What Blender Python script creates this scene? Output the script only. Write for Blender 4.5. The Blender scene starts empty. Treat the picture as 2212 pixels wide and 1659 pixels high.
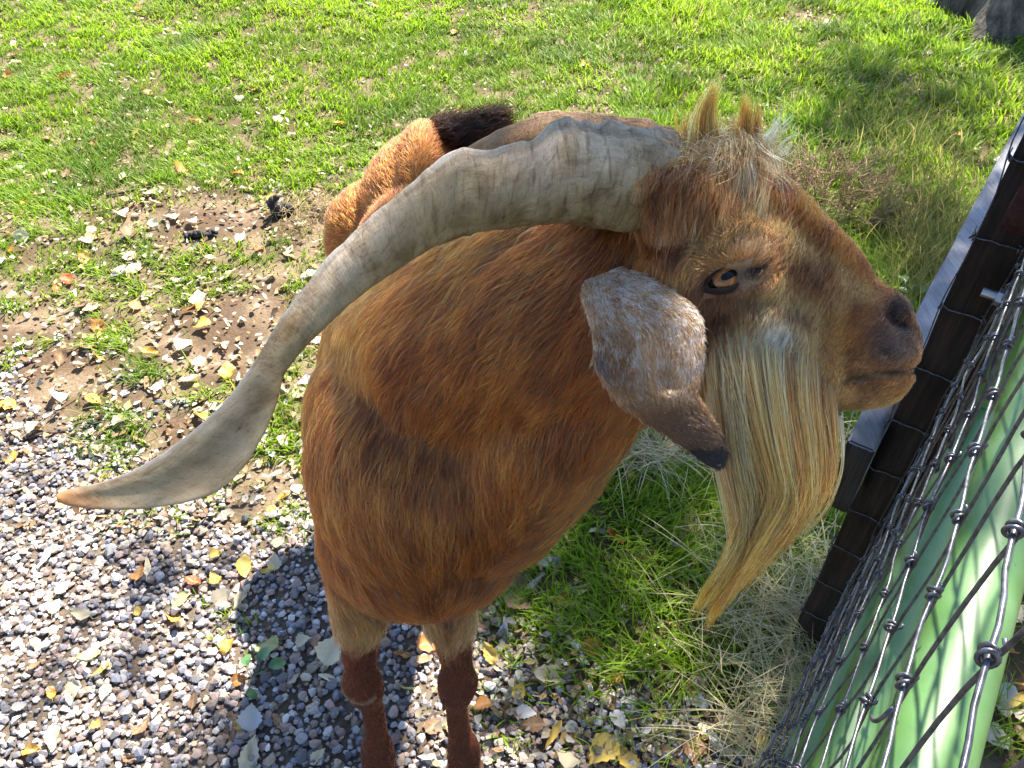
import bpy, bmesh, math
import numpy as np
from mathutils import Vector, Matrix, noise as mnoise
from math import sin, cos, pi, radians

rng = np.random.default_rng(7)
sc = bpy.context.scene
C = sc.collection

# ------------------------------------------------------------------ camera
CAM_H = 1.46
PITCH = radians(43.0)
cam_d = bpy.data.cameras.new("camera")
cam_d.sensor_fit = 'HORIZONTAL'; cam_d.sensor_width = 36.0; cam_d.lens = 36.0*0.78
cam_d.clip_start = 0.01; cam_d.clip_end = 600.0
cam = bpy.data.objects.new("camera", cam_d); C.objects.link(cam)
cam.location = (0, 0, CAM_H); cam.rotation_euler = (pi/2-PITCH, 0, 0)
sc.camera = cam

# ------------------------------------------------------------------ sky, sun, exposure
SUN_TRAVEL = Vector((-0.25, -0.57, -0.78)).normalized()      # light travels towards the camera and to the left
SUN_EL = math.asin(-SUN_TRAVEL.z)
SUN_AZ = math.atan2(-SUN_TRAVEL.x, -SUN_TRAVEL.y)            # clockwise from +Y
world = bpy.data.worlds.new("World"); sc.world = world; world.use_nodes = True
wn = world.node_tree.nodes; wl = world.node_tree.links
sky = wn.new("ShaderNodeTexSky"); sky.sky_type = 'NISHITA'; sky.sun_disc = False
sky.sun_elevation = SUN_EL; sky.sun_rotation = SUN_AZ; sky.altitude = 900; sky.air_density = 1.0; sky.dust_density = 0.6; sky.ozone_density = 1.6
wl.new(sky.outputs[0], wn["Background"].inputs[0]); wn["Background"].inputs[1].default_value = 0.09
sun_d = bpy.data.lights.new("sun", 'SUN'); sun_d.energy = 5.0; sun_d.angle = radians(0.55); sun_d.color = (1.0, 0.94, 0.84)
sun = bpy.data.objects.new("sun", sun_d); C.objects.link(sun)
sun.rotation_euler = SUN_TRAVEL.to_track_quat('-Z', 'Y').to_euler(); sun.location = (3, 6, 9)
sc.view_settings.view_transform = 'Standard'; sc.view_settings.look = 'None'; sc.view_settings.gamma = 1.0
sc.view_settings.use_curve_mapping = False
sc.view_settings.exposure = 2.15
sc.cycles.use_denoising = True
sc.cycles.max_bounces = 6; sc.cycles.diffuse_bounces = 3; sc.cycles.glossy_bounces = 2; sc.cycles.transmission_bounces = 4; sc.cycles.transparent_max_bounces = 4
sc.cycles.caustics_reflective = False; sc.cycles.caustics_refractive = False
sc.cycles.use_adaptive_sampling = True; sc.cycles.adaptive_threshold = 0.02

# ------------------------------------------------------------------ pixel helpers (a pixel gives a direction, the depth comes from what the thing touches)
FV = 0.78*2212.0; CU, CV = 1106.0, 829.5
SP, CP = sin(PITCH), cos(PITCH)
def P(u, v, z):
    x = (u-CU)/FV*z; up = (CV-v)/FV*z
    return np.array([x, z*CP+up*SP, CAM_H - z*SP + up*CP])
def G(u, v, h=0.0):
    up = (CV-v)/FV
    fwd = CP+up*SP; drop = SP-up*CP
    s = (CAM_H-h)/drop
    return np.array([(u-CU)/FV*s, fwd*s, h])
def proj(p):
    p = np.asarray(p, float)
    d = p-np.array([0, 0, CAM_H])
    z = d[..., 1]*CP - d[..., 2]*SP
    up = d[..., 1]*SP + d[..., 2]*CP
    return CU+d[..., 0]/z*FV, CV-up/z*FV, z
CX = np.array([1., 0, 0]); CY = np.array([0, SP, CP]); CZ = np.array([0, CP, -SP])   # right, up, depth of the view

# ------------------------------------------------------------------ mesh helpers
def tag(o, label=None, cat=None, group=None, kind=None):
    if label: o["label"] = label
    if cat: o["category"] = cat
    if group: o["group"] = group
    if kind: o["kind"] = kind
    return o
def link(name, data, parent=None):
    o = bpy.data.objects.new(name, data); C.objects.link(o)
    if parent is not None: o.parent = parent
    return o
def empty(name, loc=(0, 0, 0)):
    o = bpy.data.objects.new(name, None); C.objects.link(o); o.location = loc
    o.empty_display_size = 0.1
    return o
def mesh_np(name, verts, faces, mat=None, smooth=True, col=None, col_name="col"):
    """verts (N,3), faces (M,k) all with k corners; col per vertex (N,3)."""
    verts = np.ascontiguousarray(verts, np.float32); faces = np.ascontiguousarray(faces, np.int32)
    me = bpy.data.meshes.new(name)
    k = faces.shape[1]
    me.vertices.add(len(verts)); me.vertices.foreach_set("co", verts.ravel())
    me.loops.add(faces.size); me.loops.foreach_set("vertex_index", faces.ravel())
    me.polygons.add(len(faces)); me.polygons.foreach_set("loop_start", np.arange(0, faces.size, k, dtype=np.int32))
    me.polygons.foreach_set("use_smooth", np.full(len(faces), bool(smooth)))
    me.update(calc_edges=True)
    if col is not None:
        a = me.attributes.new(col_name, 'FLOAT_COLOR', 'POINT')
        c4 = np.ones((len(verts), 4), np.float32); c4[:, :3] = col
        a.data.foreach_set("color", c4.ravel())
    if mat: me.materials.append(mat)
    return me
def tube_np(pts, rad, sides=8, cap=True, up=(0, 0, 1)):
    pts = np.asarray(pts, float); n = len(pts)
    rad = np.broadcast_to(np.asarray(rad, float), (n,))
    t = np.gradient(pts, axis=0); t /= np.linalg.norm(t, axis=1)[:, None]+1e-12
    ref = np.array(up, float)
    a = np.cross(t[0], ref)
    if np.linalg.norm(a) < 1e-3: a = np.cross(t[0], np.array([1., 0, 0]))
    a /= np.linalg.norm(a)
    V = []
    for i in range(n):
        a = a - t[i]*np.dot(a, t[i]); a /= np.linalg.norm(a)+1e-12
        b = np.cross(t[i], a)
        ang = np.arange(sides)*2*pi/sides
        V.append(pts[i]+rad[i]*(np.cos(ang)[:, None]*a+np.sin(ang)[:, None]*b))
    V = np.concatenate(V); F = []
    for i in range(n-1):
        for j in range(sides):
            k = (j+1) % sides
            F.append((i*sides+j, i*sides+k, (i+1)*sides+k, (i+1)*sides+j))
    if cap:
        c0 = len(V); V = np.concatenate([V, pts[:1], pts[-1:]])
        for j in range(sides):
            k = (j+1) % sides
            F.append((k, j, c0, c0)); F.append(((n-1)*sides+j, (n-1)*sides+k, c0+1, c0+1))
    return V, F
def pyd(name, V, F, mat=None, smooth=True):
    me = bpy.data.meshes.new(name)
    F2 = []
    for f in F:
        g = []
        for i in f:
            i = int(i)
            if i not in g: g.append(i)
        if len(g) > 2: F2.append(g)
    me.from_pydata([tuple(map(float, v)) for v in V], [], F2); me.update()
    if smooth: me.polygons.foreach_set("use_smooth", np.ones(len(me.polygons), bool))
    if mat: me.materials.append(mat)
    return me
def spline(pts, n):
    """Catmull-Rom through pts (any dimension), n samples."""
    p = np.asarray(pts, float); m = len(p)
    q = np.vstack([2*p[0]-p[1], p, 2*p[-1]-p[-2]])
    t = np.linspace(0, m-1-1e-9, n); i = t.astype(int); f = (t-i)[:, None]
    a, b, c, d = q[i], q[i+1], q[i+2], q[i+3]
    return 0.5*((2*b)+(c-a)*f+(2*a-5*b+4*c-d)*f*f+(3*b-a-3*c+d)*f**3)
def box_bm(bm, lo, hi, M=None):
    v = [bm.verts.new((x, y, z)) for x in (lo[0], hi[0]) for y in (lo[1], hi[1]) for z in (lo[2], hi[2])]
    for f in ((0, 1, 3, 2), (4, 6, 7, 5), (0, 4, 5, 1), (2, 3, 7, 6), (0, 2, 6, 4), (1, 5, 7, 3)):
        bm.faces.new([v[i] for i in f])
    if M is not None: bmesh.ops.transform(bm, matrix=M, verts=v)
    return v
# cheap value noise in numpy
_tab = np.random.default_rng(3).random((64, 64, 64)).astype(np.float32)
def vnoise(p, scale):
    q = np.asarray(p, float)*scale+100.0
    i = np.floor(q).astype(int); f = q-i; f = f*f*(3-2*f)
    r = 0
    for dx in (0, 1):
        for dy in (0, 1):
            for dz in (0, 1):
                w = (f[..., 0] if dx else 1-f[..., 0])*(f[..., 1] if dy else 1-f[..., 1])*(f[..., 2] if dz else 1-f[..., 2])
                r = r+w*_tab[(i[..., 0]+dx) % 64, (i[..., 1]+dy) % 64, (i[..., 2]+dz) % 64]
    return r
def vn2(x, y, s, k=0.0):
    return vnoise(np.stack([np.asarray(x, float), np.asarray(y, float), np.full(np.shape(x), k)], -1), s)
def sstep(a, b, x):
    t = np.clip((np.asarray(x, float)-a)/(b-a), 0, 1); return t*t*(3-2*t)

# ------------------------------------------------------------------ material helpers
def mat_new(name):
    m = bpy.data.materials.new(name); m.use_nodes = True
    nt = m.node_tree
    return m, nt.nodes, nt.links, nt.nodes["Principled BSDF"]
def N(nodes, t, **kw):
    n = nodes.new(t)
    for k, v in kw.items():
        if k.startswith("i_"): n.inputs[k[2:].replace("_", " ")].default_value = v
        else: setattr(n, k, v)
    return n
def ramp(nodes, stops):
    r = nodes.new("ShaderNodeValToRGB"); el = r.color_ramp.elements
    while len(el) < len(stops): el.new(0.5)
    for e, (p, c) in zip(el, stops): e.position = p; e.color = (*c, 1.0)
    return r
def mat_attr(name, rough=0.6, spec=0.3, transl=0.0, noise_amt=0.25, noise_scale=40.0, bump=0.0, bump_scale=200.0, sheen=0.0):
    """base colour from the mesh attribute 'col', broken up by noise; optional translucency (leaves)."""
    m, n, l, b = mat_new(name)
    at = N(n, "ShaderNodeAttribute", attribute_name="col")
    tc = N(n, "ShaderNodeTexCoord")
    no = N(n, "ShaderNodeTexNoise"); no.inputs["Scale"].default_value = noise_scale; no.inputs["Detail"].default_value = 5
    l.new(tc.outputs["Object"], no.inputs["Vector"])
    mr = N(n, "ShaderNodeMapRange"); mr.inputs[3].default_value = 1-noise_amt; mr.inputs[4].default_value = 1+noise_amt
    l.new(no.outputs["Fac"], mr.inputs[0])
    mx = N(n, "ShaderNodeVectorMath", operation='SCALE'); l.new(at.outputs["Color"], mx.inputs[0]); l.new(mr.outputs[0], mx.inputs["Scale"])
    l.new(mx.outputs[0], b.inputs["Base Color"])
    b.inputs["Roughness"].default_value = rough; b.inputs["Specular IOR Level"].default_value = spec
    if bump:
        n2 = N(n, "ShaderNodeTexNoise"); n2.inputs["Scale"].default_value = bump_scale; n2.inputs["Detail"].default_value = 4
        l.new(tc.outputs["Object"], n2.inputs["Vector"])
        bp = N(n, "ShaderNodeBump"); bp.inputs["Strength"].default_value = bump; bp.inputs["Distance"].default_value = 0.004
        l.new(n2.outputs["Fac"], bp.inputs["Height"]); l.new(bp.outputs[0], b.inputs["Normal"])
    if transl:
        tr = N(n, "ShaderNodeBsdfTranslucent"); l.new(mx.outputs[0], tr.inputs[0])
        ms = N(n, "ShaderNodeMixShader"); ms.inputs[0].default_value = transl
        l.new(b.outputs[0], ms.inputs[1]); l.new(tr.outputs[0], ms.inputs[2])
        l.new(ms.outputs[0], n["Material Output"].inputs[0])
    return m
# ================================================================== GOAT
goat = empty("goat", (-0.17, 0.95, 0.0))
tag(goat, "shaggy orange-brown billy goat with long swept horns, spotted ear and golden beard", "goat")
GO = np.array([-0.17, 0.95, 0.0])
def gobj(name, data, parent=None):
    """part of the goat: meshes are made in world coordinates, then shifted to the goat's base"""
    o = link(name, data, goat if parent is None else parent)
    return o
def shift(me):
    me.transform(Matrix.Translation(Vector(-GO))); return me

# ---- body volume: overlapping ellipsoids and limb chains fused into one surface
bm = bmesh.new()
def ell(c, r, R=None):
    M = Matrix.Translation(Vector(c)) @ ((R if R is not None else Matrix.Identity(3)).to_4x4()) @ Matrix.Diagonal((*r, 1.0))
    bmesh.ops.create_icosphere(bm, subdivisions=3, radius=1.0, matrix=M)
def chain(pts, step=0.012):
    """pts: list of (x,y,h,r) joined by densely spaced spheres"""
    pts = np.array(pts, float)
    for a, b in zip(pts[:-1], pts[1:]):
        n = max(2, int(np.linalg.norm(b[:3]-a[:3])/step))
        for t in np.linspace(0, 1, n):
            q = a+(b-a)*t
            bmesh.ops.create_icosphere(bm, subdivisions=2, radius=float(q[3]), matrix=Matrix.Translation(Vector(q[:3])))
HEADROLL = radians(20)
E1 = CX
E2 = CY*cos(HEADROLL)-CZ*sin(HEADROLL)
E3 = CZ*cos(HEADROLL)+CY*sin(HEADROLL)      # towards the far side of the head
ZH = 0.715
RH = Matrix((Vector(E1), Vector(E2), Vector(E3))).transposed()
PXM = ZH/FV
def H(u, v, lat=0.0):
    """point on the head by side-view pixel; lat = metres towards the far side"""
    return P(u, v, ZH)+E3*lat
def hell(u, v, ru, rv, lat, off=0.0, rot=0.0):
    R = RH @ Matrix.Rotation(rot, 3, 'Z')
    ell(H(u, v, off), (ru*PXM, rv*PXM, lat), R)
def add_body():
    ell((-.166, 1.10, .585), (.140, .40, .195))            # barrel
    ell((-.170, 1.12, .50), (.135, .34, .14))              # belly
    ell((-.165, 1.37, .63), (.135, .17, .165))             # croup
    ell((-.165, 1.36, .735), (.050, .13, .085))            # spine ridge / hips
    ell((-.150, .90, .66), (.130, .20, .165))              # withers and shoulders
    ell((-.112, .72, .630), (.158, .165, .150))            # chest
    ell((-.108, .70, .68), (.152, .17, .17))               # front of the shoulders
    ell((-.116, .66, .600), (.142, .13, .115))
    ell((-.148, .75, .70), (.118, .14, .14))
    ell((-.130, .64, .580), (.112, .10, .080))            # brisket
    ell((-.205, .71, .60), (.050, .11, .14))               # shoulder blades
    ell((-.075, .71, .60), (.050, .11, .13))
    chain([(-.105, .80, .735, .150), (-.045, .725, .830, .138), (.040, .675, .925, .118), (.105, .655, .995, .098), (.150, .655, 1.03, .082)], .03)
    chain([(-.030, .65, .68, .105), (.030, .632, .80, .092), (.092, .635, .90, .074)], .03)      # throat side
    for s in (-1, 1):                                       # front legs
        x = -.151+s*.071
        chain([(x-s*.014, .65, .53, .052), (x-s*.010, .605, .475, .038), (x-s*.004, .585, .41, .027), (x, .572, .365, .026), (x, .562, .335, .0325), (x-s*.003, .562, .312, .030), (x-s*.005, .562, .275, .0205), (x-s*.006, .560, .235, .0195),
               (x-s*.004, .556, .17, .0205), (x, .553, .125, .029), (x, .548, .10, .031), (x, .530, .065, .027), (x, .522, .03, .028)])
    for s in (-1, 1):                                       # hind legs
        x = -.165+s*.105
        chain([(x, 1.36, .60, .105), (x, 1.29, .50, .080), (x+s*.01, 1.27, .42, .055), (x+s*.01, 1.36, .34, .036), (x, 1.44, .295, .030), (x, 1.44, .25, .024),
               (x, 1.42, .14, .021), (x, 1.405, .105, .029), (x, 1.385, .06, .026), (x, 1.375, .03, .027)])
    # head (side-view pixels)
    hell(1545, 520, 135, 125, .060)
    hell(1490, 590, 110, 120, .060)
    hell(1620, 560, 150, 120, .060, rot=-.6)
    hell(1680, 640, 170, 125, .050, rot=-.65)
    hell(1760, 660, 170, 105, .042, rot=-.75)
    hell(1850, 708, 120, 100, .037, rot=-.72)
    hell(1795, 578, 160, 62, .030, rot=-.8)
    hell(1690, 480, 130, 62, .038, rot=-.8)
    hell(1900, 692, 66, 74, .031)
    hell(1918, 752, 64, 58, .034)
    hell(1925, 722, 56, 50, .031)
    hell(1905, 800, 66, 40, .030)
    hell(1885, 760, 80, 70, .036)
    hell(1868, 838, 95, 42, .027, rot=.12)
    hell(1790, 820, 120, 62, .034, rot=.0)
    hell(1700, 780, 140, 80, .042, rot=-.2)
    hell(1610, 700, 120, 130, .052)
    hell(1560, 740, 100, 130, .048)
    for s in (-1, 1):
        hell(1590, 560, 75, 42, .022, off=s*.050, rot=-.45)      # brow
        hell(1640, 680, 110, 50, .020, off=s*.040, rot=-.5)       # cheek bone
        hell(1475, 430, 80, 80, .035, off=s*.030)                 # horn base swelling
add_body()
me0 = bpy.data.meshes.new("tmp"); bm.to_mesh(me0); bm.free()
ob0 = bpy.data.objects.new("tmp", me0); C.objects.link(ob0)
md = ob0.modifiers.new("r", 'REMESH'); md.mode = 'VOXEL'; md.voxel_size = 0.0055; md.use_smooth_shade = True
m2 = ob0.modifiers.new("s", 'SMOOTH'); m2.factor = 0.6; m2.iterations = 14
dg = bpy.context.evaluated_depsgraph_get()
ev = ob0.evaluated_get(dg)
body_me = bpy.data.meshes.new_from_object(ev)
bpy.data.objects.remove(ob0); bpy.data.meshes.remove(me0)
body_me.name = "goat_body"
def get_co(me):
    a = np.empty(len(me.vertices)*3, np.float32); me.vertices.foreach_get("co", a); return a.reshape(-1, 3).astype(float)
def get_no(me):
    a = np.empty(len(me.vertices)*3, np.float32); me.vertices.foreach_get("normal", a); return a.reshape(-1, 3).astype(float)
def dist_poly(p, poly):
    d = np.full(len(p), 1e9)
    for a, b in zip(poly[:-1], poly[1:]):
        ab = b-a; t = np.clip(((p-a)@ab)/max(ab@ab, 1e-12), 0, 1)
        d = np.minimum(d, np.linalg.norm(p-(a+t[:, None]*ab), axis=1))
    return d
co = get_co(body_me)
# iron the joints between the masses of trunk and neck (not the head or the legs)
E_ = np.empty(len(body_me.edges)*2, np.int32); body_me.edges.foreach_get("vertices", E_); E_ = E_.reshape(-1, 2)
u_, v_, z_ = proj(co)
wsm = (sstep(1440, 1330, u_)+(z_ > .82)).clip(0, 1)*sstep(.46, .54, co[:, 2])
deg = np.bincount(E_.ravel(), minlength=len(co)).astype(float)[:, None]
for _ in range(16):
    acc = np.stack([np.bincount(E_[:, 0], co[E_[:, 1], k], len(co))+np.bincount(E_[:, 1], co[E_[:, 0], k], len(co)) for k in range(3)], 1)/deg
    co = co+(acc-co)*(.6*wsm)[:, None]
body_me.vertices.foreach_set("co", co.astype(np.float32).ravel()); body_me.update()
no = get_no(body_me)
u_, v_, z_ = proj(co)
face_near = (no@CZ < 0.25) & (z_ < 0.80)
def poly_uv(pts): return np.array([[a, b] for a, b in pts], float)
def sculpt(pts, width, depth):
    """press a crease into the near side of the head along a drawn line (px)"""
    global co
    d = dist_poly(np.stack([u_, v_], 1), poly_uv(pts))
    w = np.exp(-(d/width)**2)*face_near
    co = co-no*(w*depth)[:, None]
sculpt([(1978, 792), (1940, 800), (1890, 806), (1845, 815), (1825, 822)], 8, .006)       # mouth
sculpt([(1928, 672), (1938, 690), (1958, 699)], 11, .012)                                   # nostril
sculpt([(1530, 618), (1566, 600), (1610, 585), (1640, 580)], 20, .010)                     # eye socket
sculpt([(1660, 470), (1700, 560), (1740, 640)], 40, .004)                                   # hollow of the face
body_me.vertices.foreach_set("co", co.astype(np.float32).ravel()); body_me.update()
co = get_co(body_me); no = get_no(body_me)
from mathutils.bvhtree import BVHTree
bvh = BVHTree.FromPolygons([Vector(c) for c in co], [tuple(p.vertices) for p in body_me.polygons])
CAMP = Vector((0, 0, CAM_H))
def surf(u, v, default=0.72):
    """depth and normal of the body surface seen at a pixel"""
    d = Vector(P(u, v, 1.0))-CAMP
    hit, nrm, idx, dist = bvh.ray_cast(CAMP, d.normalized())
    if hit is None: return default, np.array([0, -1., 0])
    return float(proj(np.array(hit))[2]), np.array(nrm)

# ---- coat colours (albedo) as a function of place on the animal
def lerp(a, b, t): return a+(b-a)*np.asarray(t)[..., None]
def col3(*c): return np.array(c, float)
def gauss2(u, v, cu, cv, ru, rv): return np.exp(-(((u-cu)/ru)**2+((v-cv)/rv)**2))
def coat_colour(p):
    u, v, z = proj(p); h = p[:, 2]
    n1 = vnoise(p, 9.0); n2 = vnoise(p+5, 30.0)
    c = lerp(col3(.355, .150, .042), col3(.50, .262, .098), sstep(.2, .9, n1)*.45)
    c = lerp(c, col3(.21, .070, .016), .22*sstep(.5, .85, n2))
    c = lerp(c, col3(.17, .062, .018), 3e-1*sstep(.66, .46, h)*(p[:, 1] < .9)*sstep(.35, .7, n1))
    # back and croup: clear orange
    c = lerp(c, col3(.52, .215, .050), sstep(1.0, 1.25, p[:, 1]))
    # lower legs deep red-brown, pale tan where the long leg hair starts
    lg = sstep(.465, .395, h+.05*(n2-.5)); c = lerp(c, col3(.205, .060, .022), lg)
    pt = sstep(.55, .46, h+.05*(n2-.5))*(1-lg)*sstep(.66, .60, p[:, 1]); c = lerp(c, col3(.62, .42, .25), .75*pt)
    kn = np.exp(-((h-.322-.35*np.abs(p[:, 0]+.215))/.006)**2)*(np.abs(p[:, 0]+.225) < .026)*(p[:, 1] < .555); c = lerp(c, col3(.5, .42, .3), .8*np.clip(kn, 0, 1))
    # head
    hd = (z < .80)*sstep(1380, 1440, u)*(v < 1000)
    face = lerp(col3(.52, .305, .135), col3(.43, .215, .075), sstep(.35, .7, n2))
    c = lerp(c, face, hd*sstep(1400, 1560, u))
    # distance from the line of the nose
    dn = (v-(370+(u-1680)*1.0))
    c = lerp(c, col3(.54, .215, .045), hd*sstep(75, 15, dn)*(u > 1600)*.85)
    c = lerp(c, col3(.22, .10, .04), hd*gauss2(u, v, 1760, 560, 90, 60)*.35)
    c = lerp(c, col3(.26, .13, .05), hd*gauss2(u, v, 1560, 690, 60, 60)*.5)
    c = lerp(c, col3(.29, .205, .165), hd*np.clip(gauss2(u, v, 1940, 735, 62, 58)*1.3, 0, 1))
    c = lerp(c, col3(.16, .105, .085), hd*np.clip(gauss2(u, v, 1942, 668, 36, 34)*1.2, 0, 1))
    c = lerp(c, col3(.74, .66, .54), hd*np.clip(gauss2(u, v, 1665, 735, 55, 60)*1.1, 0, 1))
    c = lerp(c, col3(.46, .29, .15), hd*np.clip(gauss2(u, v, 1880, 870, 90, 30)*1.0, 0, 1))
    c = lerp(c, col3(.17, .12, .10), hd*np.clip(gauss2(u, v, 1572, 606, 58, 28)*1.0, 0, 1))
    c = lerp(c, col3(.08, .06, .055), hd*np.clip(gauss2(u, v, 1628, 590, 26, 15)*1.2, 0, 1))
    c = lerp(c, col3(.46, .36, .26), hd*gauss2(u, v, 1625, 545, 50, 28)*.6)
    return c
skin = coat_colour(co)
un, vn_, zn = proj(co)
dm = dist_poly(np.stack([un, vn_], 1), poly_uv([(1978, 794), (1940, 801), (1890, 807), (1845, 815)]))
dno = dist_poly(np.stack([un, vn_], 1), poly_uv([(1926, 672), (1938, 692), (1958, 700)]))
dark = np.clip(np.exp(-(dm/7)**2)+np.exp(-(dno/11)**2), 0, 1)*(zn < .8)*(un > 1500)
skin = lerp(skin*np.where((un > 1500)&(zn < .8), .62, .42)[:, None], col3(.012, .008, .007), dark)
at = body_me.attributes.new("col", 'FLOAT_COLOR', 'POINT')
c4 = np.ones((len(co), 4), np.float32); c4[:, :3] = skin; at.data.foreach_set("color", c4.ravel())
M_SKIN = mat_attr("goat_skin", rough=.8, spec=.15, noise_amt=.3, noise_scale=120, bump=.3, bump_scale=300)
body_me.materials.clear(); body_me.materials.append(M_SKIN)
body_me.polygons.foreach_set("use_smooth", np.ones(len(body_me.polygons), bool))

# ---- fur material
def hair_mat(name, rough=.35, mult=1.0):
    m = bpy.data.materials.new(name); m.use_nodes = True
    n, l = m.node_tree.nodes, m.node_tree.links
    n.remove(n["Principled BSDF"])
    at = N(n, "ShaderNodeAttribute", attribute_name="col")
    hb = N(n, "ShaderNodeBsdfHairPrincipled"); hb.model = 'CHIANG'; hb.parametrization = 'COLOR'
    gm = N(n, "ShaderNodeGamma"); gm.inputs[1].default_value = 2.0; l.new(at.outputs["Color"], gm.inputs[0])
    l.new(gm.outputs[0], hb.inputs["Color"])
    hb.inputs["Roughness"].default_value = rough; hb.inputs["Radial Roughness"].default_value = .55
    hb.inputs["Coat"].default_value = 0.0; hb.inputs["Random Roughness"].default_value = .2
    l.new(hb.outputs[0], n["Material Output"].inputs[0])
    return m
M_FUR = hair_mat("goat_fur", .38)
def hair_obj(name, pts, rad, col, parent=None, mat=None):
    """pts (N,k,3) world; rad (N,k); col (N,k,3)"""
    n, k = pts.shape[:2]
    cu = bpy.data.hair_curves.new(name)
    cu.add_curves([k]*n)
    cu.attributes["position"].data.foreach_set("vector", np.ascontiguousarray(pts-GO, np.float32).ravel())
    ra = cu.attributes.get("radius") or cu.attributes.new("radius", 'FLOAT', 'POINT')
    ra.data.foreach_set("value", np.ascontiguousarray(rad, np.float32).ravel())
    ca = cu.attributes.new("col", 'FLOAT_COLOR', 'POINT')
    c4 = np.ones((n*k, 4), np.float32); c4[:, :3] = col.reshape(-1, 3); ca.data.foreach_set("color", c4.ravel())
    cu.materials.append(mat or M_FUR)
    return gobj(name, cu, parent)

# ---- combed coat
GUIDE = np.array([
 (1150,540,-1,.15),(1000,580,-1,.25),(880,640,-.95,.35),(1250,560,-.8,.4),(1330,600,-.4,.8),(1200,650,-.8,.5),(1050,700,-.85,.45),(900,760,-.85,.5),(750,820,-.5,.85),(700,900,-.25,.95),
 (1250,750,-.4,.9),(1150,800,-.55,.8),(1000,850,-.6,.75),(850,920,-.35,.9),(720,1000,-.1,1),(1300,900,-.25,.95),(1200,950,-.2,1),(1100,1000,-.15,1),(950,1050,-.1,1),(800,1080,0,1),(700,1150,.1,1),
 (1250,1050,-.45,.9),(1150,1120,-.3,.95),(1000,1180,.15,1),(880,1200,.15,1),(750,1220,.2,1),(1120,1250,-.5,.85),(1020,1290,-.45,.9),(920,1310,.2,.9),(820,1280,.4,.9),(730,1290,.3,.95),
 (780,1380,.05,1),(790,1500,0,1),(1010,1380,-.1,1),(990,1500,0,1),(1450,520,-.1,1),(1550,480,-.1,1),(1500,640,-.3,1),(1600,680,-.05,1),(1550,555,-.5,-.4),(1600,540,.0,-1),(1640,560,.4,-.6),
 (1700,480,-.5,.8),(1780,540,-.6,.7),(1850,600,-.6,.7),(1750,650,-.5,.85),(1650,760,0,1),(1850,720,-.8,.5),(1920,750,-.8,.5),(1880,850,-.7,.6),(1780,830,-.4,.9),(1700,640,-.4,.9),
 (915,300,0,-.4),(860,340,-.3,-.1),(800,420,-.6,.6),(740,520,-.3,.9),(960,300,.5,-.2)], float)
def guide_dir(p, nrm):
    u, v, z = proj(p)
    D = np.zeros((len(p), 2)); W = np.zeros(len(p))
    for gu, gv, du, dv in GUIDE:
        w = 1.0/(((u-gu)**2+(v-gv)**2)+900.0)**1.6
        D[:, 0] += w*du; D[:, 1] += w*dv; W += w
    D /= W[:, None]
    d = D[:, :1]*CX - D[:, 1:]*CY
    back = (p[:, 1] > 1.0)
    d[back] = np.array([0, .9, -.35])
    leg = p[:, 2] < .43; d[leg] = np.array([0, 0, -1.])
    d = d-nrm*np.sum(d*nrm, 1)[:, None]
    return d/(np.linalg.norm(d, axis=1)[:, None]+1e-9)
def sample_tris(me, n, weight):
    me.calc_loop_triangles()
    T = np.empty(len(me.loop_triangles)*3, np.int32); me.loop_triangles.foreach_get("vertices", T); T = T.reshape(-1, 3)
    a, b, c = co[T[:, 0]], co[T[:, 1]], co[T[:, 2]]
    area = .5*np.linalg.norm(np.cross(b-a, c-a), axis=1)
    w = area*weight((a+b+c)/3, (no[T[:, 0]]+no[T[:, 1]]+no[T[:, 2]])/3)
    i = rng.choice(len(T), n, p=w/w.sum())
    r1 = np.sqrt(rng.random(n))[:, None]; r2 = rng.random(n)[:, None]
    p = a[i]*(1-r1)+b[i]*r1*(1-r2)+c[i]*r1*r2
    nn = no[T[i, 0]]*(1-r1)+no[T[i, 1]]*r1*(1-r2)+no[T[i, 2]]*r1*r2
    return p, nn/np.linalg.norm(nn, axis=1)[:, None]
def is_head(p):
    u, v, z = proj(p); return (z < .80)&(u > 1400)&(v < 1010)
def vis(p, nn):
    d = p-np.array([0, 0, CAM_H]); d /= np.linalg.norm(d, axis=1)[:, None]
    return np.where(np.sum(d*nn, 1) < .25, 1.0, .12)
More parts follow.
